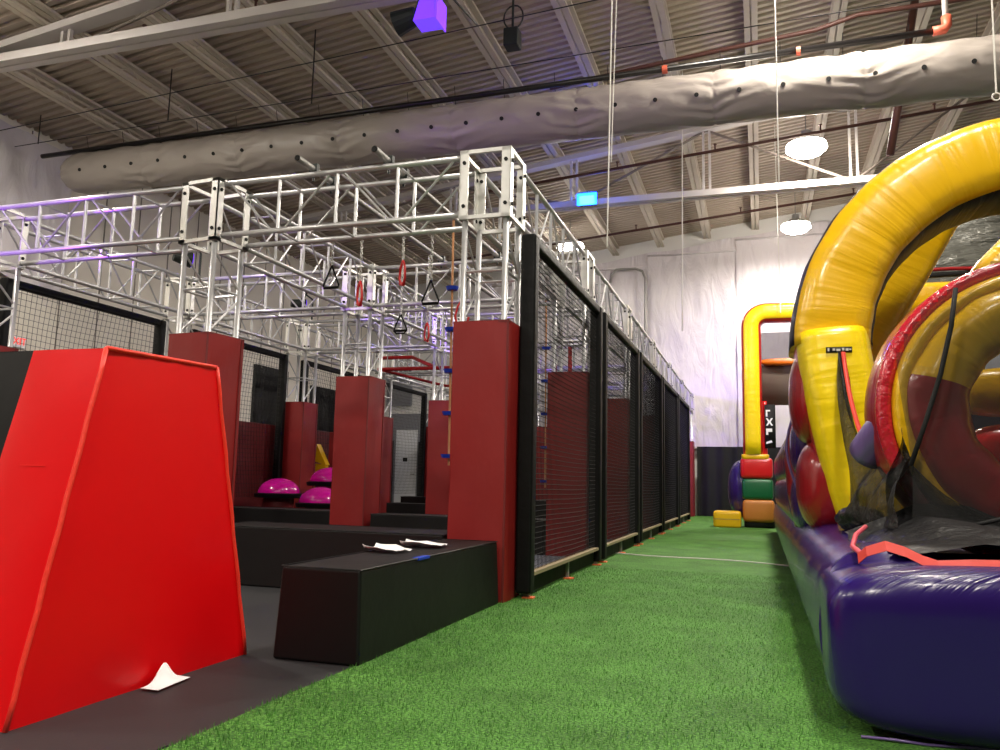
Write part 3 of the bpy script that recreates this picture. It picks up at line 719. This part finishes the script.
for (y, zt, x0, x1, lab) in ((14.9, .50, -7.15, -5.6, 'black foam step in the gap before the white door, nearest of the steps'), (17.2, .58, -7.9, -6.0, 'black foam step in the gap before the white door, farthest of the steps')):
    block('foam_step', lab, (x0, y, 0), (x1, y + .5, zt))
block('foam_block', 'black foam block with grey piping seen through the first net panel', (-3.6, 11.2, 0), (-2.6, 11.8, .72))
tag(build('grey_floor_mat', MB().box((-2.9, 6.99, .0), (-2.1, 22.6, .10)), 'grey_mat', bevel=.01), 'blue grey floor mat just inside the net fence', 'floor mat')

# papers
def sheet_of_paper(x, y, z, rot, lab, curl=.02, sc=1.0):
    mb = MB(); w_, h_ = .15 * sc, .21 * sc
    mb.grid(lambda u, v: ((u - .5) * w_ * (1 + .2 * math.sin(v * 4)), (v - .5) * h_, .004 + curl * (u - .5) ** 2 * 4 * (v) + curl * .6 * noise.noise(Vector((u * 3, v * 3, x * 7)))+curl*.4), 8, 8)
    o = build('paper_sheet', mb, 'paper', smooth=True, thick=.0012, loc=(x, y, z)); o.rotation_euler = (0, 0, rot)
    tag(o, lab, 'paper', 'loose papers')
sheet_of_paper(-2.44, 5.12, .503, 1.45, 'white paper lying on the black bench, nearer sheet', .03, 1.35)
sheet_of_paper(-2.38, 5.62, .503, 1.75, 'white paper lying on the black bench, farther sheet', .03, 1.5)
o = build('tape_mark', MB().box((-2.105, 4.80, .488), (-2.062, 4.98, .504)), 'blue'); tag(o, 'small blue tape mark on the bench edge', 'tape')

mb = MB().grid(lambda u, v: (-2.745 + .10 * v * (1 - .3 * u) , 3.20 + .26 * u, .012 + .085 * math.exp(-((u - .58) / .22) ** 2) * (1 - v) ** 1.5), 16, 8)
tag(build('paper_sheet', mb, 'paper', smooth=True, thick=.0012), 'crumpled white paper on the floor against the foot of the red ramp', 'paper', 'loose papers')

# ================================================================== RED RAMP (front left)
t = thing('foam_ramp', 'large bright red foam ramp block with a black tread, front left', 'foam ramp', (-2.78, 2.52, 0))
# local coordinates: x to the right, y away, z up
xr, xl = 0.0, -2.6
yb0, yb1, yt0, yt1, H = 0.0, 1.53, .36, 1.14, 1.553
def lerp(a, b, f): return tuple(a[i] + (b[i] - a[i]) * f for i in range(3))
mb = MB()
def quadgrid(a, b, c, d, bulge, nrm, mi=0, n=14):
    def fn(u, v):
        p = lerp(lerp(a, b, u), lerp(d, c, u), v)
        k = bulge * math.sin(PI * u) ** .6 * math.sin(PI * v) ** .6 + .004 * noise.noise(Vector((p[0] * 3, p[1] * 3 + 5, p[2] * 3)))
        return (p[0] + nrm[0] * k, p[1] + nrm[1] * k, p[2] + nrm[2] * k)
    mb.grid(fn, n, n, mi)
A0, A1 = (xr, yb0, 0), (xr, yb1, 0); T0, T1 = (xr - .02, yt0, H), (xr - .02, yt1, H + .02)
quadgrid(A0, A1, T1, T0, .018, (1, 0, 0))
xs = -.44           # where the black tread starts
B0, U0 = (xs, yb0, 0), (xs, yt0, H)
quadgrid(B0, A0, T0, U0, .012, (0, -1, .2))
quadgrid(U0, T0, T1, (xs, yt1, H + .02), .006, (0, 0, 1))
quadgrid(A1, (xl, yb1, 0), (xl, yt1, H), T1, .01, (0, 1, 0))
build('red_side', mb, 'ramp_red', t, smooth=True)
mb = MB(); quadgrid((xl, yb0, 0), (xs, yb0, 0), (xs, yt0, H), (xl, yt0, H), .004, (0, -1, .2)); quadgrid((xl, yt0, H), (xs, yt0, H), (xs, yt1, H), (xl, yt1, H), .004, (0, 0, 1))
build('black_tread', mb, 'black_vinyl', t, smooth=True)
mb = MB()
for (p, q) in ((A0, T0), (T0, T1), (T1, A1)):
    pts = [lerp(p, q, k / 14) for k in range(15)]
    mb.path([(a + .003 * math.sin(i * 2.1) + .004, b, c) for i, (a, b, c) in enumerate(pts)], .011, 6)
build('corner_piping', mb, 'ramp_seam', t, smooth=True)
t2 = build('scuff_marks', MB().box((-.30, .2205, 1.02), (-.16, .2225, 1.022)), 'ramp_seam', t)
tag(build('puzzle_mat', MB().box((-2.72, 1.2, .0), (-2.1, 2.62, .006)), 'floor_mat'), 'dark interlocking floor mat at the lower left edge', 'floor mat')

# ================================================================== MAGENTA DOMES
def dome(x, y, z, r, lab):
    t = thing('balance_dome', lab, 'balance dome', (x, y, 0), 'magenta balance domes')
    mb = MB()
    mb.grid(lambda u, v: (r * math.cos(v * 2 * PI) * math.cos(u * PI / 2), r * math.sin(v * 2 * PI) * math.cos(u * PI / 2), z + .04 + r * .74 * math.sin(u * PI / 2)), 14, 40)
    build('dome', mb, 'magenta', t, smooth=True)
    build('platform', MB().tube((0, 0, z - .03), (0, 0, z + .035), r * 1.12, 36, r2=r * 1.16).tube((0, 0, z + .035), (0, 0, z + .05), r * 1.1, 36, r2=r * 1.02), 'black_pad', t)
    build('stand', MB().tube((0, 0, 0), (0, 0, z - .03), r * .72, 24), 'mat_maroon', t)
dome(-7.95, 12.3, .65, .36, 'magenta half ball on a black platform, left one of three')
dome(-6.95, 12.0, .52, .36, 'magenta half ball on a black platform, low one behind the middle red pad')
dome(-7.42, 13.1, .86, .36, 'magenta half ball on the tallest stand, behind the other two')
# ================================================================== INFLATABLE OBSTACLE COURSE (right)
def superell(a, e):
    c, s = math.cos(a), math.sin(a)
    return (abs(c) ** e * (1 if c > 0 else -1), abs(s) ** e * (1 if s > 0 else -1))
def pillow(mb, c, s, e=.42, e2=.42, nu=28, nv=20, mi=0, wr=.0, seed=0):
    """inflated box: superellipsoid centred c with half sizes s"""
    def fn(u, v):
        a = u * 2 * PI; b = (v - .5) * PI
        ca, sa = superell(a, e); cb, sb = superell(b, e2)
        k = 1 + wr * noise.noise(Vector((ca * 3 + seed, sa * 3, sb * 3)))
        return (c[0] + s[0] * cb * ca * k, c[1] + s[1] * cb * sa * k, c[2] + s[2] * sb)
    mb.grid(fn, nu, nv, mi, uvs=(2 * (s[0] + s[1]) * 1.6, 2 * s[2] + .6))
    return mb
def sweep(mb, pts, ra, rb, e=.5, n=28, matfn=None, uvu=1, seed=0, wr=.012, nrmref=Vector((0, 1, 0))):
    """tube of squarish section swept along pts; ra radial half size, rb half size along nrmref"""
    P = [Vector(p) for p in pts]; base = len(mb.v); L = 0
    for i, c in enumerate(P):
        d = (P[min(i + 1, len(P) - 1)] - P[max(i - 1, 0)]).normalized()
        yv = (nrmref - d * nrmref.dot(d)).normalized(); xv = d.cross(yv)
        if i: L += (P[i] - P[i - 1]).length
        endk = 1
        for k in range(n):
            a = 2 * PI * k / n; cx, cy = superell(a, e)
            q = 1 + wr * noise.noise(Vector((L * 6, a * 1.2, seed))) * 2
            RA = ra(i / (len(P) - 1)) if callable(ra) else ra
            v = c + xv * cx * RA * q + yv * cy * rb * q
            mb.v.append(tuple(v)); mb.uv[len(mb.v) - 1] = (L * uvu, k / n * 2 if k < n / 2 else (n - k) / n * 2)
    for i in range(len(P) - 1):
        for k in range(n):
            a = base + i * n + k; b = base + i * n + (k + 1) % n
            mb.f.append((a, b, b + n, a + n)); mb.mi.append(matfn(i / (len(P) - 1), 2 * PI * (k + .5) / n) if matfn else 0)
    mb.f.append(tuple(base + k for k in reversed(range(n)))); mb.mi.append(0)
    mb.f.append(tuple(base + (len(P) - 1) * n + k for k in range(n))); mb.mi.append(0)
    return mb

IN = thing('inflatable_obstacle_course', 'big yellow, purple and red inflatable obstacle course filling the right side', 'inflatable', (1.9, 6.5, 0))
def ib(name, mb, mats, **k):
    o = build(name, mb, mats, IN, smooth=True, **k); o.location = (-1.9, -6.5, 0); return o
# front purple step
mb = MB(); pillow(mb, (2.05, 4.05, .355), (1.80, .47, .36), e=.2, e2=.36, nu=110, nv=36, wr=.012, seed=3)
ib('front_step', mb, 'purple_step')
mb = MB().path([(.36 + .12 * i, 3.66 - .01 * math.sin(i * 1.3), .02 + .004 * math.sin(i * 2)) for i in range(22)], .006, 6)
ib('bottom_seam', mb, 'lavender')
# left purple bolster along the base
pts = [(.60, 4.1 + y, .36) for y in [i * .2 for i in range(74)]]
mb = MB(); sweep(mb, pts, .355, .37, e=.75, n=30, seed=5, wr=.02, nrmref=Vector((0, 0, 1)), uvu=.8)
ib('side_bolster', mb, 'purple')
mb = MB().path([(.50 + .03 * math.sin(y), 4.3 + y, .715) for y in [i * .1 for i in range(16)]], .008, 5)
ib('bolster_seam', mb, 'lavender')
ib('platform', MB().box((.75, 4.3, .05), (3.6, 18.6, .62)), 'purple_dark', bevel=.08)

# main arch: leg, then half ring
AX, AZ, RO, RI = 1.98, 2.09, 1.74, 1.13
RC, RH = (RO + RI) / 2, (RO - RI) / 2
ya, yh = 6.98, .46
arc = [(AX - RC * math.cos(a), ya, AZ + RC * math.sin(a)) for a in [PI * i / 72 for i in range(73)]]
yel = lambda f, a: 0 if (PI + .6 < a < 2 * PI - .6) else 1
mb = MB(); sweep(mb, arc, RH, yh, e=.5, n=40, matfn=yel, seed=1, uvu=1)
ib('main_arch', mb, ['yellow', 'purple_dark'])
def leg(sx, name):
    L = []
    for i in range(26):
        f = i / 25; z = .62 + (AZ + .06 - .62) * f
        x = AX + sx * (RC - .0 - .27 * (1 - f) ** 1.3); L.append((x, ya - .04 - .06 * math.sin(f * PI), z))
    mb = MB()
    sweep(mb, L, lambda f: .235 + .035 * f + .02 * math.sin(f * PI), yh, e=.5, n=36, matfn=lambda f, a: 0 if (PI + .42 < a < 2 * PI - .42) else 1, seed=2, uvu=1)
    ib(name, mb, ['yellow2', 'red_in'])
leg(-1, 'arch_leg'); leg(1, 'arch_leg')
# red side cushions on the outer left of the leg
for (z0, z1, x, b) in ((1.34, 2.12, .40, .19), (.64, 1.40, .50, .25)):
    mb = MB(); pillow(mb, (x + .02, ya + .02, (z0 + z1) / 2), (b, .42, (z1 - z0) / 2), e=.75, e2=.8, nu=40, nv=26, wr=.02, seed=z0)
    ib('side_cushion', mb, 'maroon')
# purple piping line with pale edge beside cushions
ib('cushion_piping', MB().path([(.27 + .06 * math.cos(i * .5), 7.2, .75 + i * .09) for i in range(15)], .012, 6), 'lavender')
# label and strap
lab = ib('label_patch', MB().box((.485, 6.452, 2.005), (.665, 6.47, 2.045)), 'black_cloth')
for i, (x, w_) in enumerate(((.495, .012), (.53, .018), (.556, .028), (.595, .016), (.62, .02), (.646, .012))):
    build('label_marks', MB().box((x, 6.445, 2.013 + .004 * (i % 2)), (x + w_, 6.452, 2.036 - .003 * (i % 3))), 'cord_white', lab)
def ribbon(pts, wd, side=Vector((1, 0, 0))):
    mb = MB(); vs = []; n_ = len(pts)
    for p in pts: vs += [Vector(p) - side * wd / 2, Vector(p) + side * wd / 2]
    mb.add(vs, [(2 * i, 2 * i + 1, 2 * i + 3, 2 * i + 2) for i in range(n_ - 1)]); return mb
def bez(p, q, r_, n=14):
    p, q, r_ = Vector(p), Vector(q), Vector(r_); return [tuple((1 - t) ** 2 * p + 2 * t * (1 - t) * q + t * t * r_ for t in [i / n])[0] for i in range(n + 1)]
sp = bez((.60, 6.42, 2.0), (.60, 6.1, 1.5), (.665, 5.55, 1.17))
ib('net_strap', ribbon(sp, .03), 'strap', thick=.004)
# mesh drape hanging under the strap
def drape(u, v):
    a = Vector(sp[int(round(v * 14))]); b = Vector((.56 + .0 * v, 6.42 - .55 * v, 2.0 - 1.12 * v))
    p = a.lerp(b, u); return (p.x + .02 * math.sin(u * 9 + v * 7), p.y + .03 * math.sin(u * 8), p.z - .12 * u * v)
ib('mesh_drape', MB().grid(drape, 14, 14), 'mesh_dense')
mb = MB(); pillow(mb, (.60, 5.72, .80), (.13, .30, .085), e=.9, e2=.9, nu=30, nv=16, wr=.35, seed=9)
ib('mesh_bundle', mb, 'mesh_tarp')
def curtain(u, v):   # mesh gathered between the strap end, the ring and the landing
    top = Vector((.665, 5.50, 1.16)).lerp(Vector((.80, 4.78, 1.22)), u); bot = Vector((.50, 5.60, .80)).lerp(Vector((.66, 4.62, .80)), u)
    p = top.lerp(bot, v); f = math.sin(u * 16 + v * 3) * .022 + .02 * noise.noise(Vector((u * 5, v * 4, 3)))
    return (p.x + f - .04 * math.sin(PI * v), p.y + f * .5, p.z - .05 * math.sin(PI * u) * (1 - v))
ib('mesh_drape', MB().grid(curtain, 40, 20), 'mesh_dense')

# purple and red bulges of the outer wall further back
k = 0; y = 7.55
while y < 17.5:
    for (z0, z1) in ((.62, 1.12), (1.10, 1.62)):
        mb = MB(); pillow(mb, (.43, y + .45, (z0 + z1) / 2), (.17, .50, (z1 - z0) / 2 + .02), e=.6, e2=.7, nu=30, nv=16, wr=.02, seed=y)
        ib('wall_cushion', mb, 'purple')
    y += .98; k += 1
mb = MB(); sweep(mb, [(.50, 7.6 + i * .25, 1.68 + .02 * math.sin(i)) for i in range(42)], .11, .13, e=.8, n=18, seed=8, nrmref=Vector((0, 0, 1)))
ib('wall_top_tube', mb, 'maroon')
# red pointed fin between arch and wall (pink edged)
mb = MB(); sweep(mb, [(.40, 8.3, .65), (.33, 8.35, .95), (.30, 8.4, 1.25), (.31, 8.45, 1.5), (.36, 8.5, 1.72), (.43, 8.55, 1.86)], lambda f: .10 * (1.05 - f * .75), .22, e=.8, n=18, seed=8)
ib('red_fin', mb, 'maroon')

# second arch behind, smaller, with straight brace tubes
A2 = [(1.42, 10.2, .62), (1.42, 10.2, 2.3)] + [(2.5 - 1.08 * math.cos(a), 10.2, 2.45 + .72 * math.sin(a)) for a in [PI * (i + 1) / 26 for i in range(25)]] + [(3.58, 10.2, 2.3), (3.58, 10.2, .62)]
A2 = [tuple(p) for p in A2]
def dens(P, n=6):
    out = []
    for i in range(len(P) - 1):
        for k in range(n): out.append(lerp(P[i], P[i + 1], k / n))
    return out + [P[-1]]
def corner_path(x0, x1, y, z0, z1, r):
    P = [(x0, y, z0 + (z1 - r - z0) * i / 10) for i in range(10)]
    P += [(x0 + r - r * math.cos(a), y, z1 - r + r * math.sin(a)) for a in [PI / 2 * i / 10 for i in range(11)]]
    P += [(x0 + r + (x1 - x0 - 2 * r) * i / 10, y, z1) for i in range(1, 10)]
    P += [(x1 - r + r * math.sin(a), y, z1 - r + r * math.cos(a)) for a in [PI / 2 * i / 10 for i in range(11)]]
    P += [(x1, y, z1 - r - (z1 - r - z0) * i / 10) for i in range(1, 11)]
    return P
mb = MB(); sweep(mb, corner_path(1.36, 3.5, 10.2, .62, 3.16, .38), .19, .28, e=.6, n=28, matfn=lambda f, a: 0 if PI + .5 < a < 2 * PI - .5 else 1, seed=11)
ib('rear_arch', mb, ['yellow', 'purple_dark'])
mb = MB(); sweep(mb, dens([(.70, 8.0, 1.9), (.97, 8.0, 2.4), (1.25, 8.0, 2.9), (1.54, 8.0, 3.42), (1.76, 8.0, 3.8)]), .2, .14, e=.5, n=24, seed=12)
ib('brace_tube', mb, 'yellow')
mb = MB(); sweep(mb, dens([(1.72, 8.6, .7), (1.72, 8.5, 1.9), (1.9, 8.5, 2.6), (2.15, 8.5, 3.0), (2.5, 8.5, 3.36), (3.0, 8.4, 3.56), (3.2, 7.9, 3.3), (3.22, 7.3, 2.9)]), .22, .2, e=.8, n=24, seed=13)
ib('brace_tube', mb, 'yellow')
mb = MB().grid(lambda u, v: (1.6 + 2.9 * u, 11.4 + .9 * v + .08 * noise.noise(Vector((u * 5, v * 7, 1))), 3.35 + 1.8 * v + .10 * noise.noise(Vector((u * 3, v * 3, 4)))), 40, 40)
ib('dark_backing', MB().box((1.0, 7.6, .6), (3.5, 7.7, 1.95)), 'purple_dark', bevel=.03)  # added panel: the dark inside the ring's hole put into its colour
ib('mesh_roof', mb, 'silver_tarp')
ib('roof_strap', MB().path([(1.3 + .26 * i, 9.9, 3.42 + .10 * math.sin(PI * i / 8) - .02 * i) for i in range(9)], .022, 6), 'maroon')
ib('roof_strap', MB().path([(1.3 + .26 * i, 9.92, 3.36 + .04 * math.sin(PI * i / 8)) for i in range(9)], .03, 6), 'black_cloth')

# crawl through ring
RX, RZ, RY = 1.47, 1.44, 5.0
def torus(R, r, e, y, matfn=None, mats='yellow', a0=0, a1=2 * PI, n=90, seed=0, rb=None, wr=.02):
    mb = MB(); pts = [(RX + R * math.cos(a0 + (a1 - a0) * i / n), y, RZ + R * math.sin(a0 + (a1 - a0) * i / n)) for i in range(n + 1)]
    sweep(mb, pts, r, rb or r, e=e, n=26, matfn=matfn, seed=seed, wr=wr); return mb
ib('ring_rim', torus(.80, .044, .9, 5.02, seed=21, rb=.06), 'crimson')
ib('ring_band', torus(.715, .05, .8, 5.0, seed=22, rb=.1), 'yellow')
mf = lambda f, a: (0 if f * 360 < 161 else 1)
ib('ring_cushion', torus(.545, .175, .8, 5.06, matfn=mf, seed=23, rb=.22, wr=.05), ['yellow', 'maroon'])
mb = MB()
# tunnel: hollow outer skin
mb = MB(); mb.grid(lambda u, v: (RX + (.81 + .05 * math.sin(u * PI)) * math.cos(v * 2 * PI), 5.03 + .62 * u, RZ + (.81 + .05 * math.sin(u * PI)) * math.sin(v * 2 * PI)), 16, 72, uvs=(1, 5))
ib('ring_tunnel', mb, 'maroon')
mb = MB(); sweep(mb, dens([(.64, 5.45, 1.22), (.70, 5.3, 1.34), (.78, 5.15, 1.44)], 4), lambda f: .12 * (1 - .2 * f), .13, e=.9, n=20, seed=25)
ib('lilac_bolster', mb, 'lavender')
mb = MB(); pillow(mb, (1.72, 6.0, 1.64), (.50, .2, .16), e=.6, e2=.6, nu=24, nv=14, seed=2); ib('inner_cushion', mb, 'yellow')
mb = MB(); pillow(mb, (1.75, 6.0, 1.20), (.50, .2, .24), e=.6, e2=.6, nu=24, nv=14, seed=2); ib('inner_cushion', mb, 'red_in')
# net over the ring and cords
def rnet(u, v):
    x = .74 + 2.2 * u; z = .80 + 1.55 * v
    return (x + .02 * math.sin(v * 8), 4.70 + .05 * math.sin(u * 6 + v * 3) + .14 * v, z)
mb = MB()
def inside(x, z): return ((x - RX) ** 2 + (z - RZ) ** 2) < .80 ** 2 or z < 1.2
vs = {}; 
for i in range(56):
    for j in range(46):
        u0, v0 = i / 56, j / 46; p = rnet(u0, v0)
        if inside(p[0], p[2]):
            q = [rnet(u0, v0), rnet(u0 + 1 / 56, v0), rnet(u0 + 1 / 56, v0 + 1 / 46), rnet(u0, v0 + 1 / 46)]
            mb.add(q, [(0, 1, 2, 3)])
ib('ring_net', mb, 'mesh_sheer')
ib('net_cord', MB().path([(.99, 4.66, 2.05), (.96, 4.66, 1.85), (.90, 4.66, 1.6), (.82, 4.66, 1.35), (.74, 4.66, 1.12)], .013, 6), 'black_cloth')
ib('net_cord', MB().path([(1.55, 4.66, 1.6), (1.52, 4.66, 1.2), (1.42, 4.66, 1.0), (1.2, 4.66, .88), (.9, 4.6, .8)], .012, 6), 'black_cloth')
# mesh heap over the landing
def heap(u, v):
    x = .56 + 2.9 * u; y = 3.90 + 1.07 * v
    e = min(1, u * 9)
    z = .70 + (.06 + .11 * v) * e + .045 * noise.noise(Vector((x * 2.6, y * 3.2, 2))) + .025 * math.sin(x * 5 + y * 9) * e
    if v > .9: z += .05
    x = x - .12 * v * (1 - u)
    return (x, y, z)
ib('mesh_floor', MB().grid(heap, 70, 40), 'mesh_tarp')
mb = MB().grid(lambda u, v: (.60 + .75 * u * (1 - v) ** 1.2 + .13 * v + .02 * math.sin(v * 9), 4.86 - .1 * u * (1 - v) + .03 * math.sin(u * 11), .72 + .62 * v * (1 - .3 * u)), 20, 14)
ib('mesh_drape', mb, 'mesh_dense')
# coral strap along the step edge
st = [(.40, 3.92, .70), (.43, 3.88, .735), (.50, 3.83, .765), (.57, 3.80, .745), (.63, 3.76, .715), (.68, 3.735, .70), (.80, 3.73, .71), (1.0, 3.73, .715), (1.5, 3.73, .72), (2.5, 3.73, .72)]
mb = MB(); vs = []
for p in st: vs += [(p[0], p[1] - .015, p[2] - .026), (p[0], p[1] + .01, p[2] + .014)]
mb.add(vs, [(2 * i, 2 * i + 1, 2 * i + 3, 2 * i + 2) for i in range(len(st) - 1)])
eo = ib('edge_strap', mb, 'strap', thick=.003); eo.data.polygons.foreach_set('use_smooth', [False] * len(eo.data.polygons))
ib('edge_strap', MB().path([(.42, 3.95, .71), (.40, 4.15, .73), (.44, 4.4, .77), (.52, 4.7, .80)], .012, 6), 'pink')

# extension cord over the turf
tag(build('extension_cord', MB().path([(-2.15 + 2.5 * i / 30, 11.65 - .75 * i / 30 - .12 * math.sin(i * .22), .024) for i in range(31)], .009, 6).box((-2.2, 11.6, .02), (-2.1, 11.75, .1)), 'cord_white'),
    'pale extension cord lying across the turf from the net fence', 'cord')

# ================================================================== FAR SLIDE
SL = thing('inflatable_slide', 'yellow, red and green inflatable slide standing before the back wall', 'inflatable', (0, 20.3, 0))
def sb(name, mb, mats, **k): return build(name, mb, mats, SL, smooth=True, **k)
P = corner_path(-.165, 3.1, .3, 1.75, 5.22, .36)
def slm(f, a): return 0 if PI + .95 < a < 2 * PI - .95 else 1
mb = MB(); sweep(mb, P, .235, .3, e=.6, n=28, matfn=slm, seed=31, uvu=.6)
sb('arch', mb, ['yellow2', 'red_in'])
for (z0, z1, x0, x1, mt, yy) in ((1.72, 2.05, -.34, .10, 'red_in', .18), (1.62, 1.76, -.44, .2, 'yellow', .05), (1.16, 1.68, -.47, .28, 'red_in', .05), (.66, 1.18, -.44, .28, 'green_in', .05), (.14, .68, -.43, .30, 'tan_orange', .02), (.0, .2, -.40, .32, 'black_vinyl', .15)):
    mb = MB(); pillow(mb, ((x0 + x1) / 2, yy + .35, (z0 + z1) / 2), ((x1 - x0) / 2, .38, (z1 - z0) / 2), e=.2, e2=.3, nu=40, nv=18, seed=z0)
    sb('base_cushion', mb, mt)
mb = MB(); pillow(mb, (-.44, .62, .92), (.34, .45, .70), e=.9, e2=.9, nu=30, nv=20, wr=.03, seed=7); sb('side_bulge', mb, 'purple')
sb('slide_wall', MB().box((.06, .75, 3.0), (2.9, .85, 4.0)), 'tan_panel')
mb = MB(); pillow(mb, (1.5, .7, 4.06), (1.46, .16, .09), e=.3, e2=.5, nu=30, nv=10); sb('ledge_cushion', mb, 'orange_in')
sb('net_window', MB().box((.05, .9, 4.1), (2.9, .91, 4.85)), 'mesh_sheer')
bn = sb('banner', MB().box((.11, .12, 1.9), (.36, .16, 2.95)), 'black_cloth')
# white lettering running down the banner, as far as it can be read
for i, (pl) in enumerate(([(0, 0), (0, .16), (.10, .16), (.10, .12), (.04, .12), (.04, 0)], [(0, 0), (.05, .09), (0, .18), (.04, .18), (.08, .12), (.12, .18), (.16, .18), (.11, .09), (.16, 0), (.12, 0), (.08, .06), (.04, 0)],
                          [(0, 0), (0, .15), (.14, .15), (.14, .07), (.05, .07), (.05, 0)], [(0, 0), (0, .05), (.12, .09), (.14, .04)])):
    mb = MB().add([(.14 + a, .118 - .004, 2.66 - i * .22 + b) for a, b in pl], [tuple(range(len(pl)))])
    build('banner_lettering', mb, 'paper', bn)
sb('lead_tube', MB().path([(.12, .22, 1.5 + .14 * i) for i in range(12)], .05, 8), 'red_in')
# yellow foam box at the foot of the slide
t = thing('foam_step', 'small yellow foam block on the turf left of the far slide', 'foam block', (-.78, 20.1, 0))
mb = MB(); pillow(mb, (0, .25, .2), (.32, .28, .2), e=.2, e2=.25, nu=40, nv=20, wr=.02); build('cover', mb, 'yellow', t, smooth=True)
build('seam', MB().box((-.3, -.034, .2), (.3, -.028, .212)), 'lathwhite', t)
